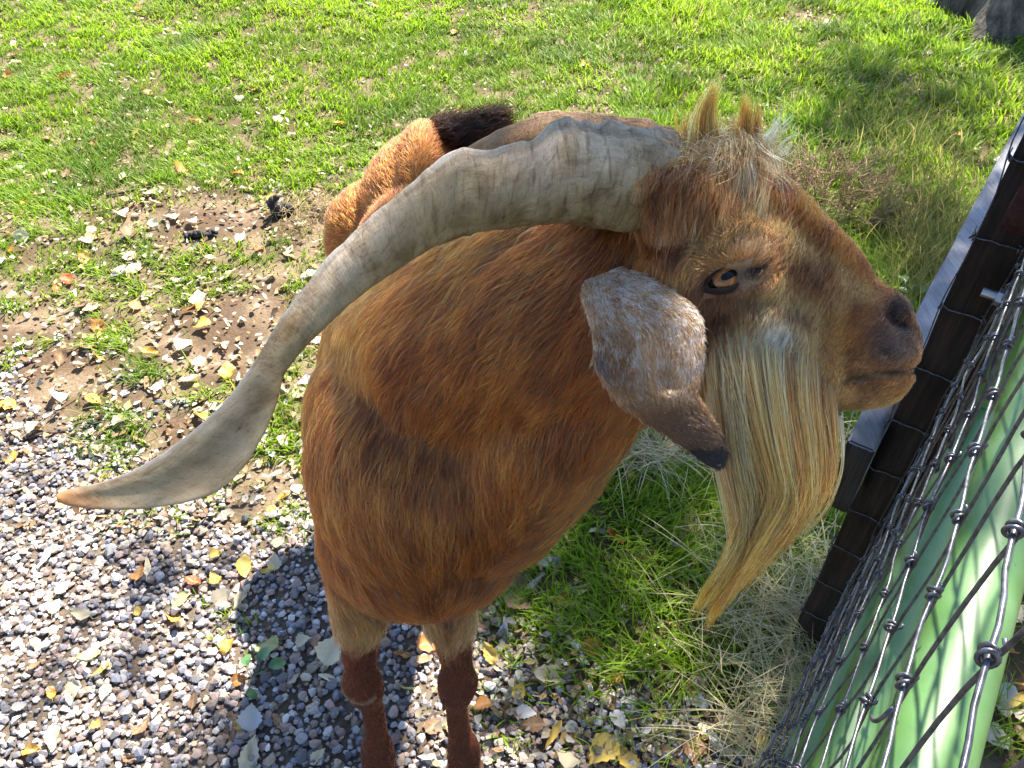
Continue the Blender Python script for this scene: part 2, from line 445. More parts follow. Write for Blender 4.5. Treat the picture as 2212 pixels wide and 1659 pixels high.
def comb(p, nn, L, lift, k=6, droop=.3, rad=(.00042, .00012), wig=.1, clump=.35, colj=.35, tipl=1.15):
    n = len(p); d = guide_dir(p, nn)
    vv = np.stack([vnoise(p+11, 22), vnoise(p+23, 22), vnoise(p+37, 22)], 1)-.5
    v2 = np.stack([vnoise(p+51, 70), vnoise(p+63, 70), vnoise(p+77, 70)], 1)-.5
    d = d+clump*1.5*vv+clump*1.5*v2+rng.normal(0, wig, (n, 3))
    d = d-nn*np.sum(d*nn, 1)[:, None]; d /= np.linalg.norm(d, axis=1)[:, None]
    lf = lift*(.6+.8*rng.random(n))
    t = np.linspace(0, 1, k)[None, :, None]
    Ls = L[:, None, None]
    cur = np.cross(nn, d)*rng.normal(0, .16, (n, 1))
    pts = p[:, None, :]+Ls*t*(d[:, None, :])+Ls*(np.sin(t*pi*.75)*lf[:, None, None])*nn[:, None, :]+Ls*t*t*cur[:, None, :]
    pts[..., 2] -= (Ls*t*t*droop)[..., 0]*.5
    pts = pts-nn[:, None, :]*.001
    R = np.linspace(rad[0], rad[1], k)[None, :]*(0.7+.6*rng.random((n, 1)))
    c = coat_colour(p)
    q_ = p*np.array([1, 1, .45])
    lock = (.50+1.0*vnoise(q_+91, 85))*(.92+.16*vnoise(p+191, 16))
    j = np.exp(rng.normal(0, colj, n))*lock
    c = c*j[:, None]
    pale = rng.random(n) < .13
    c[pale] = lerp(c[pale], col3(.66, .45, .24), .5)
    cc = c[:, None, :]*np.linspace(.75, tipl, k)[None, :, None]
    return pts, R, np.clip(cc, .003, .9)
DENS = 1.0
# long coat: neck, chest, barrel
p, nn = sample_tris(body_me, int(120000*DENS), lambda c, n_: vis(c, n_)*(~is_head(c))*(c[:, 2] > .40)*(c[:, 1] < 1.04))
h = p[:, 2]
L = np.where(p[:, 1] > 1.02, .013, .030)*(.7+.6*rng.random(len(p)))*(.8+.5*vnoise(p, 12))
L *= np.interp(h, [.46, .54], [.42, 1.0])
gobj("body", shift(body_me))
fr = p[:, 1] <= 1.02
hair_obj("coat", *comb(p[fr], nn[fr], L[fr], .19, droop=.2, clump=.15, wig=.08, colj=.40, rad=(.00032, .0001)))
p, nn = sample_tris(body_me, 30000, lambda c, n_: vis(c, n_)*(c[:, 1] > 1.0)*(c[:, 2] > .40))
L = .018*(.6+.7*rng.random(len(p)))
hair_obj("back_coat", *comb(p, nn, L, .2, k=5, droop=.1, clump=.12, wig=.16, colj=.22, rad=(.00040, .00014)))
# legs: short lower hair
p, nn = sample_tris(body_me, 20000, lambda c, n_: vis(c, n_)*(c[:, 2] <= .41)*np.where(c[:, 1] > 1.0, .3, 1.0))
L = np.where(p[:, 2] > .40, .014, .0055)*(.7+.6*rng.random(len(p)))
hair_obj("leg_hair", *comb(p, nn, L, .3, k=4, droop=.1, clump=.15, rad=(.0003, .00012)))
# long pale feathering where the upper legs leave the chest
p, nn = sample_tris(body_me, 5000, lambda c, n_: vis(c, n_)*(c[:, 2] < .53)*(c[:, 2] > .455)*(c[:, 1] < .72))
L = .032*(.5+.8*rng.random(len(p)))
hair_obj("leg_feathering", *comb(p, nn, L, .2, k=6, droop=.35, clump=.3))
# head: short hair, very short on the muzzle
p, nn = sample_tris(body_me, 72000, lambda c, n_: vis(c, n_)*is_head(c))
u, v, z = proj(p)
L = .0135*(.7+.6*rng.random(len(p)))
L *= np.where(u > 1640, 1-.58*sstep(1640, 1930, u+.35*(v-650)), 1.0)
L *= 1+.9*sstep(1560, 1430, u)
L *= 1+1.3*gauss2(u, v, 1660, 760, 70, 80)
L *= 1-.75*np.clip(gauss2(u, v, 1580, 600, 60, 34)*1.3, 0, 1)
keep = (dist_poly(np.stack([u, v], 1), poly_uv([(1978, 794), (1940, 801), (1890, 807), (1845, 815)])) > 5)
keep &= dist_poly(np.stack([u, v], 1), poly_uv([(1926, 672), (1938, 692), (1958, 700)])) > 11
keep &= ~((np.abs(u-1570+(v-600)*.5) < 36)&(np.abs(v-602+(u-1570)*.45) < 19)&(nn@CZ < 0))
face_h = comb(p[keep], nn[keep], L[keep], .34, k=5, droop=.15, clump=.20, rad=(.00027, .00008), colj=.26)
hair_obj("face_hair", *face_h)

# ---- drawn locks: beard, forelock, tail
def locks(name, specs, mat=None, rad=(.00042, .00012), k=14, root_surf=True):
    A, B_, D = [], [], []
    for sp in specs:
        path, n, sr, stp, cr, ct = sp["path"], sp["n"], sp["root"], sp["tip"], sp["c0"], sp["c1"]
        q = spline(np.array([(a, b, c) for a, b, c in path], float), k)
        n_sub = max(1, n//sp.get("per", 9))
        # sub-clumps give the lock its strands
        sj = rng.normal(0, 1, (n_sub, 3)); sj[:, 2] *= .8
        tj = rng.normal(0, 1, (n_sub, 3)); ln = 1-sp.get("lenv", .42)*rng.random(n_sub)
        wph = rng.random((n_sub, 2))*6.28
        for s in range(n_sub):
            m = n//n_sub
            off0 = sj[s]*sr+rng.normal(0, sr*.45, (m, 3)); off0[:, 1] = np.where(off0[:, 1] > 0, off0[:, 1]*sp.get('vj', 1.0), off0[:, 1]*.7); off1 = (sj[s]*.55+tj[s]*.65)*stp+rng.normal(0, stp*.30+2.5, (m, 3))
            l_ = np.clip(ln[s]*(1-.18*rng.random(m)), .1, 1)
            t = np.linspace(0, 1, k)
            tt = l_[:, None]*t[None]
            qi = np.stack([np.interp(tt, t, q[:, i]) for i in range(3)], -1)
            w = tt[..., None]**.8
            off = off0[:, None, :]*(1-w)+off1[:, None, :]*w
            wv = sp.get("wave", 5.0)
            off[..., 0] += wv*np.sin(tt*9+wph[s, 0]+rng.normal(0, .25, (m, 1)))*tt; off[..., 1] += .4*wv*np.sin(tt*8+wph[s, 1])*tt
            uu = qi[..., 0]+off[..., 0]; vv = qi[..., 1]+off[..., 1]; zz = qi[..., 2]+off[..., 2]*PXM*.75
            if root_surf:
                for i in range(m):
                    zs, _ = surf(uu[i, 0], vv[i, 0], default=None) if False else surf(uu[i, 0], vv[i, 0], default=-1)
                    if zs > 0 and abs(zs-zz[i, 0]) < .12:
                        zz[i] += (zs+.003-zz[i, 0])*(1-t)**2
            xs = (uu-CU)/FV*zz; up = (CV-vv)/FV*zz
            pts = np.stack([xs, zz*CP+up*SP, CAM_H-zz*SP+up*CP], -1)
            # keep strands outside the body
            j = np.exp(rng.normal(0, .3, m))*np.exp(rng.normal(0, .42))
            g = (tt**sp.get("cg", 1.0))[..., None]
            cc = (cr*(1-g)+ct*g)*j[:, None, None]
            A.append(pts); D.append(np.clip(cc, .003, .9))
            B_.append(np.linspace(rad[0], rad[1], k)[None]*(.7+.6*rng.random((m, 1))))
    RR = np.concatenate(B_); RR[:, 0] *= .35; RR[:, 1] *= .8
    return hair_obj(name, np.concatenate(A), RR, np.concatenate(D), mat=mat)
WHT = col3(.79, .60, .47); GLD = col3(.70, .345, .10); ORG = col3(.66, .33, .065); BLN = col3(.74, .52, .28)
beard_specs = [
 dict(path=[(1600,715,.66),(1598,850,.655),(1615,1000,.66),(1632,1100,.665),(1600,1190,.665),(1545,1300,.665)], n=1600, root=30, tip=9, c0=WHT, c1=GLD, cg=.2, vj=1.6),
 dict(path=[(1645,690,.66),(1650,800,.655),(1675,950,.655),(1695,1070,.66),(1645,1170,.66),(1565,1300,.66)], n=1900, root=34, tip=11, c0=WHT*1.1, c1=GLD, cg=.2, vj=1.6),
 dict(path=[(1690,760,.665),(1708,880,.66),(1728,1000,.66),(1722,1075,.662),(1665,1165,.665),(1580,1260,.665)], n=1600, root=32, tip=14, c0=WHT*.8, c1=GLD*.95, cg=.17, vj=1.5),
 dict(path=[(1725,820,.67),(1748,910,.668),(1762,1000,.67),(1748,1075,.67),(1690,1150,.67),(1610,1220,.67)], n=1300, root=24, tip=11, c0=WHT*.75, c1=GLD*.9, cg=.17, vj=1.5),
 dict(path=[(1765,870,.68),(1778,940,.68),(1778,1000,.68),(1752,1075,.68),(1705,1140,.675),(1650,1195,.675)], n=900, root=16, tip=9, c0=WHT*.7, c1=GLD*.8, cg=.4),
 dict(path=[(1580,760,.665),(1566,900,.66),(1585,1030,.66),(1602,1130,.662),(1580,1230,.665),(1510,1330,.665)], n=500, root=22, tip=10, c0=WHT*.9, c1=GLD*1.1, cg=.5),
 dict(path=[(1660,780,.69),(1670,900,.70),(1700,1010,.70),(1690,1100,.70),(1620,1200,.69),(1535,1335,.68)], n=1200, root=45, tip=9, c0=GLD, c1=ORG*1.1, lenv=.1),
 dict(path=[(1640,1020,.67),(1630,1110,.67),(1590,1190,.668),(1530,1275,.667),(1488,1352,.667)], n=150, root=14, tip=5, c0=GLD, c1=ORG, lenv=.15, wave=7),
 dict(path=[(1680,1040,.67),(1665,1130,.67),(1610,1215,.668),(1555,1300,.667),(1522,1372,.667)], n=180, root=14, tip=5, c0=GLD, c1=ORG, lenv=.15, wave=7),
 dict(path=[(1730,1020,.675),(1715,1110,.675),(1665,1180,.672),(1620,1240,.67),(1600,1290,.67)], n=110, root=12, tip=8, c0=GLD, c1=ORG, lenv=.3, wave=8),
]
locks("beard", beard_specs, rad=(.0004, .00012), k=16)
TAN = col3(.70, .43, .25); TAN2 = col3(.52, .25, .09)
fl = []
for i in range(30):       # mop: locks rise from the poll and fall to all sides
    ru, rv = 1455+185*rng.random(), 345+75*rng.random()
    a = rng.uniform(-.15, 1.15)*pi
    rr = rng.uniform(70, 135)
    eu, ev_ = ru-cos(a)*rr*1.0-12, rv+sin(a)*rr*.95+10
    hh = rng.uniform(35, 85)
    z0 = .675+.05*rng.random()
    fl.append(dict(path=[(ru, rv, z0), (ru-cos(a)*rr*.22, rv-hh*.95, z0-.008), (ru-cos(a)*rr*.65, rv-hh*.5, z0-.016), (eu, ev_, z0-.016)], n=230, root=17, tip=30, c0=TAN2, c1=TAN*rng.uniform(.8, 1.1), lenv=.5, wave=12, per=5))
for u0, v0, u1, v1, n_, c_ in [(1415, 420, 1420, 520, 260, TAN2), (1455, 430, 1440, 545, 320, TAN), (1500, 430, 1475, 550, 320, TAN), (1545, 430, 1520, 545, 300, TAN2), (1595, 420, 1575, 525, 280, TAN2*.9), (1640, 400, 1625, 490, 240, TAN), (1405, 380, 1385, 450, 200, TAN2)]:
    fl.append(dict(path=[(u0, v0-50, .685), (u0-4, v0, .668), (.5*(u0+u1)-6, .5*(v0+v1), .662), (u1, v1, .664)], n=n_, root=18, tip=20, c0=TAN2*.8, c1=c_, lenv=.45, wave=7, per=10))
fl += [
 dict(path=[(1525,330,.695),(1522,270,.69),(1532,215,.69),(1552,166,.69)], n=420, root=20, tip=9, c0=TAN2, c1=col3(.78,.37,.07), lenv=.3, wave=4, per=20),  # orange tips brightened to stand for sun glowing through the tufts
 dict(path=[(1500,320,.70),(1492,285,.70),(1488,255,.70),(1492,225,.70)], n=130, root=14, tip=9, c0=TAN2, c1=col3(.74,.37,.09), lenv=.4, wave=4),
 dict(path=[(1600,345,.69),(1607,290,.69),(1610,240,.69),(1606,195,.69)], n=200, root=12, tip=6, c0=TAN2, c1=col3(.78,.38,.08), lenv=.3, wave=4),
 dict(path=[(1622,340,.69),(1632,280,.69),(1632,240,.69),(1622,212,.69)], n=80, root=8, tip=5, c0=TAN2, c1=col3(.74,.38,.10), lenv=.3, wave=5),
 dict(path=[(1630,350,.69),(1655,310,.69),(1680,270,.69),(1705,228,.69)], n=110, root=14, tip=14, c0=TAN, c1=BLN, lenv=.5, wave=8, per=7),
 dict(path=[(1640,365,.69),(1668,345,.69),(1690,320,.69),(1712,300,.69)], n=110, root=14, tip=16, c0=TAN, c1=BLN, lenv=.5, wave=8, per=7),
 dict(path=[(1560,340,.70),(1570,300,.70),(1580,262,.70),(1578,230,.70)], n=90, root=24, tip=18, c0=TAN2, c1=BLN*.9, lenv=.5, wave=6, per=7),
]
locks("forelock", fl, rad=(.00034, .0001), k=12)

# ---- horns
def horn(name, TB, zs, rings, thick, blade, sides=36, seed=0, tipc=True, body=None):
    T = spline(np.array([(*a, z) for (a, b), z in zip(TB, zs)]), rings); B = spline(np.array([(*b, z) for (a, b), z in zip(TB, zs)]), rings)
    th = spline(np.array([[t] for t in thick]), rings)[:, 0]; bl = np.clip(spline(np.array([[t] for t in blade]), rings)[:, 0], 0, 1)
    Tp = np.array([P(*q) for q in T]); Bp = np.array([P(*q) for q in B])
    Cc = (Tp+Bp)/2; maj = (Tp-Bp)/2; hw = np.linalg.norm(maj, axis=1)
    tan_ = np.gradient(Cc, axis=0); tan_ /= np.linalg.norm(tan_, axis=1)[:, None]
    mj = maj/hw[:, None]; mn = np.cross(tan_, mj); mn /= np.linalg.norm(mn, axis=1)[:, None]
    sgn = np.sign(mn@CZ); mn = mn*(-sgn)[:, None]                  # towards the viewer's side
    s = np.concatenate([[0], np.cumsum(np.linalg.norm(np.diff(Cc, axis=0), axis=1))])
    ang = np.arange(sides)*2*pi/sides
    V = np.zeros((rings, sides, 3)); UVs = np.zeros((rings, sides, 3)); col = np.zeros((rings, sides, 3))
    r_ = np.random.default_rng(seed)
    ph = r_.random(4)*6
    for i in range(rings):
        ca, sa = np.cos(ang), np.sin(ang)
        age = s[i]/s[-1]
        # growth rings: strong near the base, weathered smooth towards the tip
        amp = (.050+.060*np.clip(ca+.2, 0, 1))*(1-age)**1.2+.008
        q = np.stack([np.full(sides, s[i]*1.0), ca*.03, sa*.03], -1)
        ringn = vnoise(q*np.array([1, .6, .6])+seed, 130.0)-.5+.7*(vnoise(q*np.array([1, 1.2, 1.2])+seed+7, 55.0)-.5)
        rr = 1+amp*2.0*ringn+.035*(vnoise(q+seed+3, 28)-.5)
        keel = np.clip(ca, 0, 1)**6
        a_ = ca*rr+keel*(.05+.10*(vnoise(q*np.array([1, .1, .1])+seed+17, 42.0)-.5)*(1-age))*(1-bl[i])
        y_ = sa*th[i]*(1-(.40*np.clip(ca, 0, 1)**2+.30*sstep(.55, .85, ca)*(1-age))*(1-bl[i]))*rr
        near = np.clip(sa, 0, 1)
        y_ = y_ - bl[i]*near*(th[i]*.85+.20*np.clip(1-((ca+.2)/.72)**2, 0, 1))
        V[i] = Cc[i]+mj[i]*(a_*hw[i])[:, None]+mn[i]*(y_*hw[i])[:, None]
        UVs[i] = np.stack([np.full(sides, s[i]), ang*hw[i], np.full(sides, age)], -1)
        st = vnoise(q+seed+29, 18.0); fine = vnoise(np.stack([np.full(sides, s[i])*3, ang*.05, ang*0], -1), 40)
        c = lerp(np.tile(col3(.53, .405, .275), (sides, 1)), col3(.38, .26, .135), sstep(.35, .75, st))
        c = lerp(c, col3(.21, .155, .075), .95*sstep(.25, -.7, ca)*(1-.4*age)*sstep(.1, .5, st+.2))  # olive stain on the underside, darkened further as painted shade
        c = lerp(c, col3(.60, .56, .51), .7*keel)
        c = lerp(c, col3(.20, .14, .085), .6*sstep(.62, .72, ca)*sstep(.86, .76, ca)*(1-age)*(1-bl[i]))
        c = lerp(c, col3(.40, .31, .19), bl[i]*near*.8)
        c = lerp(c, col3(.15, .105, .055), bl[i]*near*sstep(.55, .25, ca)*sstep(-1.05, -.3, ca)*sstep(.95, .78, age)*(.35+.75*st))  # shade of the scoop painted in; lower edge left pale as lit
        if tipc: c = lerp(c, col3(.42, .20, .08), np.full(sides, sstep(.93, 1.0, age)*1.0))
        c = c*(.85+.3*fine)[:, None]
        col[i] = c
    V = V.reshape(-1, 3); F = []
    for i in range(rings-1):
        for j in range(sides):
            k = (j+1) % sides
            F.append((i*sides+j, i*sides+k, (i+1)*sides+k, (i+1)*sides+j))
    F = np.array(F)
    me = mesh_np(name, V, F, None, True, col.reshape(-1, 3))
    bm_ = bmesh.new(); bm_.from_mesh(me); bm_.verts.ensure_lookup_table()
    bm_.faces.new([bm_.verts[(rings-1)*sides+j] for j in range(sides)]); bm_.faces.new([bm_.verts[j] for j in reversed(range(sides))])
    bmesh.ops.recalc_face_normals(bm_, faces=bm_.faces[:]); bm_.to_mesh(me); bm_.free()
    for p_ in me.polygons: p_.use_smooth = True
    a = me.attributes.new("huv", 'FLOAT_VECTOR', 'POINT'); a.data.foreach_set("vector", UVs.reshape(-1, 3).astype(np.float32).ravel())
    return me
def horn_mat():
    m, n, l, b = mat_new("horn_keratin")
    at = N(n, "ShaderNodeAttribute", attribute_name="col"); uv = N(n, "ShaderNodeAttribute", attribute_name="huv")
    def tex(scale, sx, sy, det=6, ro=.6, dist=0.0):
        mp = N(n, "ShaderNodeMapping"); mp.inputs["Scale"].default_value = (sx, sy, 0); l.new(uv.outputs["Vector"], mp.inputs[0])
        t = N(n, "ShaderNodeTexNoise"); t.inputs["Scale"].default_value = scale; t.inputs["Detail"].default_value = det; t.inputs["Roughness"].default_value = ro; t.inputs["Distortion"].default_value = dist
        l.new(mp.outputs[0], t.inputs["Vector"]); return t.outputs["Fac"]
    rings = tex(190, 1, .22, 5, .6, .6)        # wrinkles round the horn
    crack = tex(150, .22, 1, 7, .7, .5)        # sparse dark cracks along it
    pits = tex(420, 1, .8, 4, .6)
    stain = tex(26, 1, 1, 6, .65, .4)
    r1 = ramp(n, [(.30, (.36, .29, .22)), (.48, (1, 1, 1)), (.78, (1.16, 1.15, 1.14))]); l.new(rings, r1.inputs[0])
    r2 = ramp(n, [(.30, (.22, .17, .12)), (.385, (.9, .88, .85)), (.5, (1, 1, 1))]); l.new(crack, r2.inputs[0])
    r3 = ramp(n, [(.34, (.50, .38, .22)), (.50, (.95, .88, .76)), (.66, (1.15, 1.13, 1.1))]); l.new(stain, r3.inputs[0])
    r4 = ramp(n, [(.33, (.45, .38, .30)), (.45, (1, 1, 1))]); l.new(pits, r4.inputs[0])
    def mul(a, b_, f=1.0):
        x = N(n, "ShaderNodeMix", data_type='RGBA', blend_type='MULTIPLY'); x.inputs[0].default_value = f
        l.new(a, x.inputs[6]); l.new(b_, x.inputs[7]); return x.outputs[2]
    sx_ = N(n, "ShaderNodeSeparateXYZ"); l.new(uv.outputs["Vector"], sx_.inputs[0])
    rf = N(n, "ShaderNodeMapRange"); rf.inputs[1].default_value = .15; rf.inputs[2].default_value = .75; rf.inputs[3].default_value = .85; rf.inputs[4].default_value = .12; l.new(sx_.outputs[2], rf.inputs[0])
    m0 = N(n, "ShaderNodeMix", data_type='RGBA', blend_type='MULTIPLY'); l.new(rf.outputs[0], m0.inputs[0]); l.new(at.outputs["Color"], m0.inputs[6]); l.new(r1.outputs[0], m0.inputs[7])
    o = mul(mul(mul(m0.outputs[2], r2.outputs[0], .8), r3.outputs[0], .9), r4.outputs[0], .5)
    l.new(o, b.inputs["Base Color"]); b.inputs["Roughness"].default_value = .62; b.inputs["Specular IOR Level"].default_value = .25
    ad = N(n, "ShaderNodeMath", operation='ADD'); l.new(rings, ad.inputs[0]); l.new(crack, ad.inputs[1])
    bp = N(n, "ShaderNodeBump"); bp.inputs["Strength"].default_value = 1.0; bp.inputs["Distance"].default_value = .007
    l.new(rf.outputs[0], bp.inputs["Strength"]); l.new(ad.outputs[0], bp.inputs["Height"]); l.new(bp.outputs[0], b.inputs["Normal"])
    return m
M_HORN = horn_mat()
TB1 = [((1510,315),(1450,500)),((1440,290),(1385,497)),((1350,272),(1310,497)),((1265,262),(1255,486)),((1195,266),(1195,482)),((1150,298),(1130,490)),((1065,323),(1050,500)),((1000,326),(1000,512)),((945,355),(960,527)),((880,408),(920,545)),((800,475),(848,590)),((720,545),(775,642)),((655,625),(712,698)),
       ((600,700),(660,750)),((550,783),(615,808)),((492,860),(596,876)),((432,917),(568,940)),((362,972),(524,1012)),((292,1013),(450,1070)),((222,1040),(325,1098)),((165,1053),(215,1100)),((135,1062),(150,1093)),((121,1070),(124,1082))]
z1 = list(np.interp(np.arange(23), [0, 3, 7, 11, 15, 19, 22], [.700, .682, .665, .655, .640, .622, .612]))
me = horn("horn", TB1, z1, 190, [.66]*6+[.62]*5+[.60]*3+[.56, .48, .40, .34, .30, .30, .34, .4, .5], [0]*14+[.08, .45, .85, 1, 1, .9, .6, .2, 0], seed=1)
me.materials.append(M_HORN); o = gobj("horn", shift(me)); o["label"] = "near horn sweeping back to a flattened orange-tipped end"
TB2 = [((1530,330),(1500,470)),((1455,293),(1440,420)),((1395,268),(1385,390)),((1300,253),(1295,375)),((1200,250),(1205,370)),((1120,272),(1140,385)),((1060,297),(1095,405)),((1005,330),(1050,425)),((950,385),(1000,460)),((880,455),(930,515)),((810,525),(850,570)),((750,590),(775,615)),((715,635),(722,642))]
z2 = list(np.interp(np.arange(13), [0, 3, 7, 12], [.735, .755, .79, .86]))
me = horn("horn", [((a[0], a[1]-5), b) for a, b in TB2], z2, 120, [.6]*13, [0]*13, seed=5)
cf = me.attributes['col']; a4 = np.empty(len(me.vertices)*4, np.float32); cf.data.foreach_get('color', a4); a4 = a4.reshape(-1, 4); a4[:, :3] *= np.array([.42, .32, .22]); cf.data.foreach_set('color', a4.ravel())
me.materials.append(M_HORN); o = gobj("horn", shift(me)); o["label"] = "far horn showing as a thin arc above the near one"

# ---- ears
def ear_mesh(st, zs, n_l=34, n_w=18, flip=0.0):
    Lp = spline(np.array([(*a, z) for (a, b), z in zip(st, zs)]), n_l); Rp = spline(np.array([(*b, z) for (a, b), z in zip(st, zs)]), n_l)
    V1 = []; V2 = []; col = []
    for i in range(n_l):
        for j in range(n_w):
            w = j/(n_w-1); q = Lp[i]*(1-w)+Rp[i]*w
            bul = sin(pi*w)**.8*.009*sin(pi*min(1, .12+.9*i/n_l))
            fold = -.0025*math.exp(-((w-.62)/.1)**2)*(i/n_l < .55)
            zz = q[2]-bul-fold
            e = min(w, 1-w, (n_l-1-i)/(n_l-1)*2+.02)
            t = .0026*min(1, e*9)+.0004
            a = P(q[0], q[1], zz); V1.append(a); V2.append(a+CZ*t*2)
    V = np.array(V1+V2); M_ = n_l*n_w; F = []
    for i in range(n_l-1):
        for j in range(n_w-1):
            a = i*n_w+j; F.append((a, a+1, a+n_w+1, a+n_w)); F.append((M_+a, M_+a+n_w, M_+a+n_w+1, M_+a+1))
    for i in range(n_l-1):
        a = i*n_w; F.append((a, a+n_w, M_+a+n_w, M_+a)); a += n_w-1; F.append((a, M_+a, M_+a+n_w, a+n_w))
    for j in range(n_w-1):
        F.append((j, M_+j, M_+j+1, j+1)); a = (n_l-1)*n_w+j; F.append((a, a+1, M_+a+1, M_+a))
    return V, np.array(F)
def ear_colour(p):
    u, v, z = proj(p)
    n1 = vnoise(p*np.array([1, 1, .6]), 230); n2 = vnoise(p+9, 480); n3 = vnoise(p+3, 25)
    c = lerp(np.tile(col3(.42, .28, .17), (len(p), 1)), col3(.31, .195, .11), sstep(.4, .7, n3))
    wh = .35*sstep(.54, .76, .6*n1+.4*n2+.16*gauss2(u, v, 1340, 620, 120, 80)+.12*sstep(1440, 1520, u)*(v < 820))
    c = lerp(c, col3(.66, .64, .64), wh*sstep(900, 780, v))
    edge = sstep(1335, 1285, u)*sstep(690, 760, v)
    c = lerp(c, col3(.17, .15, .15), .75*edge*sstep(.35, .6, n1))
    c = lerp(c, col3(.20, .14, .10), .6*sstep(850, 930, v))
    c = lerp(c, col3(.045, .034, .034), sstep(945, 985, v+.25*(u-1500)+90*(n1-.5))*sstep(1430, 1500, u))
    return c
ear_st = [((1266,606),(1335,578)),((1256,640),(1400,600)),((1270,690),(1470,640)),((1281,735),(1516,690)),((1281,785),(1521,755)),((1302,828),(1516,808)),((1340,876),(1508,850)),((1400,915),(1526,882)),((1463,955),(1556,935)),((1513,990),(1569,968)),((1540,1004),(1562,992))]
zs_e = [.690, .668, .655, .648, .645, .645, .645, .648, .650, .652, .652]
V, F = ear_mesh(ear_st, zs_e)
ecol = ear_colour(V)
M_EAR = mat_attr("ear_skin", rough=.75, spec=.2, noise_amt=.2, noise_scale=300, bump=.3, bump_scale=500)
ear_me = mesh_np("ear", V, F, M_EAR, True, ecol)
ear = gobj("ear", shift(ear_me)); ear["label"] = "drooping tan ear flecked with white, dark at the tip"
# short fur on the ear
n_l, n_w = 34, 18
ne = 15000
fi = rng.random(ne)*(n_l-1.001); fj = rng.random(ne)*(n_w-1.001); ii = fi.astype(int); jj = fj.astype(int); a_ = (fi-ii)[:, None]; b_ = (fj-jj)[:, None]
g = lambda i, j: V[i*n_w+j]
pe = (g(ii, jj)*(1-a_)+g(ii+1, jj)*a_)*(1-b_)+(g(ii, jj+1)*(1-a_)+g(ii+1, jj+1)*a_)*b_
tl = g(ii+1, jj)-g(ii, jj); tw = g(ii, jj+1)-g(ii, jj); ne_ = np.cross(tl, tw); ne_ /= np.linalg.norm(ne_, axis=1)[:, None]; ne_ *= -np.sign(ne_@CZ)[:, None]
d = tl/np.linalg.norm(tl, axis=1)[:, None]+rng.normal(0, .25, (ne, 3)); d -= ne_*np.sum(d*ne_, 1)[:, None]; d /= np.linalg.norm(d, axis=1)[:, None]
Le = .0068*(.6+.7*rng.random(ne)); t = np.linspace(0, 1, 4)[None, :, None]
pts = pe[:, None, :]+Le[:, None, None]*(t*d[:, None, :]*.92+np.sin(t*2)*.30*ne_[:, None, :])
cc = ear_colour(pe)*np.exp(rng.normal(0, .25, ne))[:, None]
ue, ve, ze = proj(pe)
pw = (.07+.40*sstep(.54, .76, vnoise(pe+41, 260))+.30*gauss2(ue, ve, 1340, 620, 110, 60)+.15*sstep(1440, 1510, ue))*sstep(920, 760, ve)
sp_w = rng.random(ne) < pw
cc[sp_w] = col3(.74, .75, .80)*np.exp(rng.normal(0, .12, (sp_w.sum(), 1)))
hair_obj("ear_fur", pts, np.linspace(.0003, .0001, 4)[None]*(.7+.6*rng.random((ne, 1))), np.clip(cc[:, None, :]*np.ones((1, 4, 1)), .003, .9))
# far ear, behind the head
far_st = [((1470,560),(1530,540)),((1462,600),(1570,575)),((1475,660),(1600,630)),((1500,740),(1610,720)),((1535,800),(1600,790)),((1570,840),(1590,838))]
V2, F2 = ear_mesh(far_st, [.775, .80, .815, .825, .83, .83])
gobj("ear", shift(mesh_np("ear", V2, F2, M_EAR, True, ear_colour(V2)))) 

# ---- eyes
def simple_mat(name, c, rough=.5, spec=.5, metal=0.0, coat=0.0):
    m, n, l, b = mat_new(name); b.inputs["Base Color"].default_value = (*c, 1); b.inputs["Roughness"].default_value = rough
    b.inputs["Specular IOR Level"].default_value = spec; b.inputs["Metallic"].default_value = metal; b.inputs["Coat Weight"].default_value = coat
    return m
M_EYE = simple_mat("eye_dark", (.025, .014, .010), .12, .6)
M_PUP = simple_mat("pupil_black", (.002, .002, .003), .22, .25)
M_LID = simple_mat("eyelid_skin", (.026, .018, .014), .7, .2)
def iris_mat():
    m, n, l, b = mat_new("iris_amber")
    tc = N(n, "ShaderNodeTexCoord"); g_ = N(n, "ShaderNodeTexNoise"); g_.inputs["Scale"].default_value = 260; l.new(tc.outputs["Object"], g_.inputs["Vector"])
    r = ramp(n, [(.3, (.14, .040, .006)), (.55, (.27, .090, .012)), (.8, (.36, .15, .03))]); l.new(g_.outputs["Fac"], r.inputs[0])
    l.new(r.outputs[0], b.inputs["Base Color"]); b.inputs["Roughness"].default_value = .3; b.inputs["Specular IOR Level"].default_value = .3; b.inputs["Coat Weight"].default_value = .15; b.inputs["Coat Roughness"].default_value = .05
    return m
M_IRIS = iris_mat()
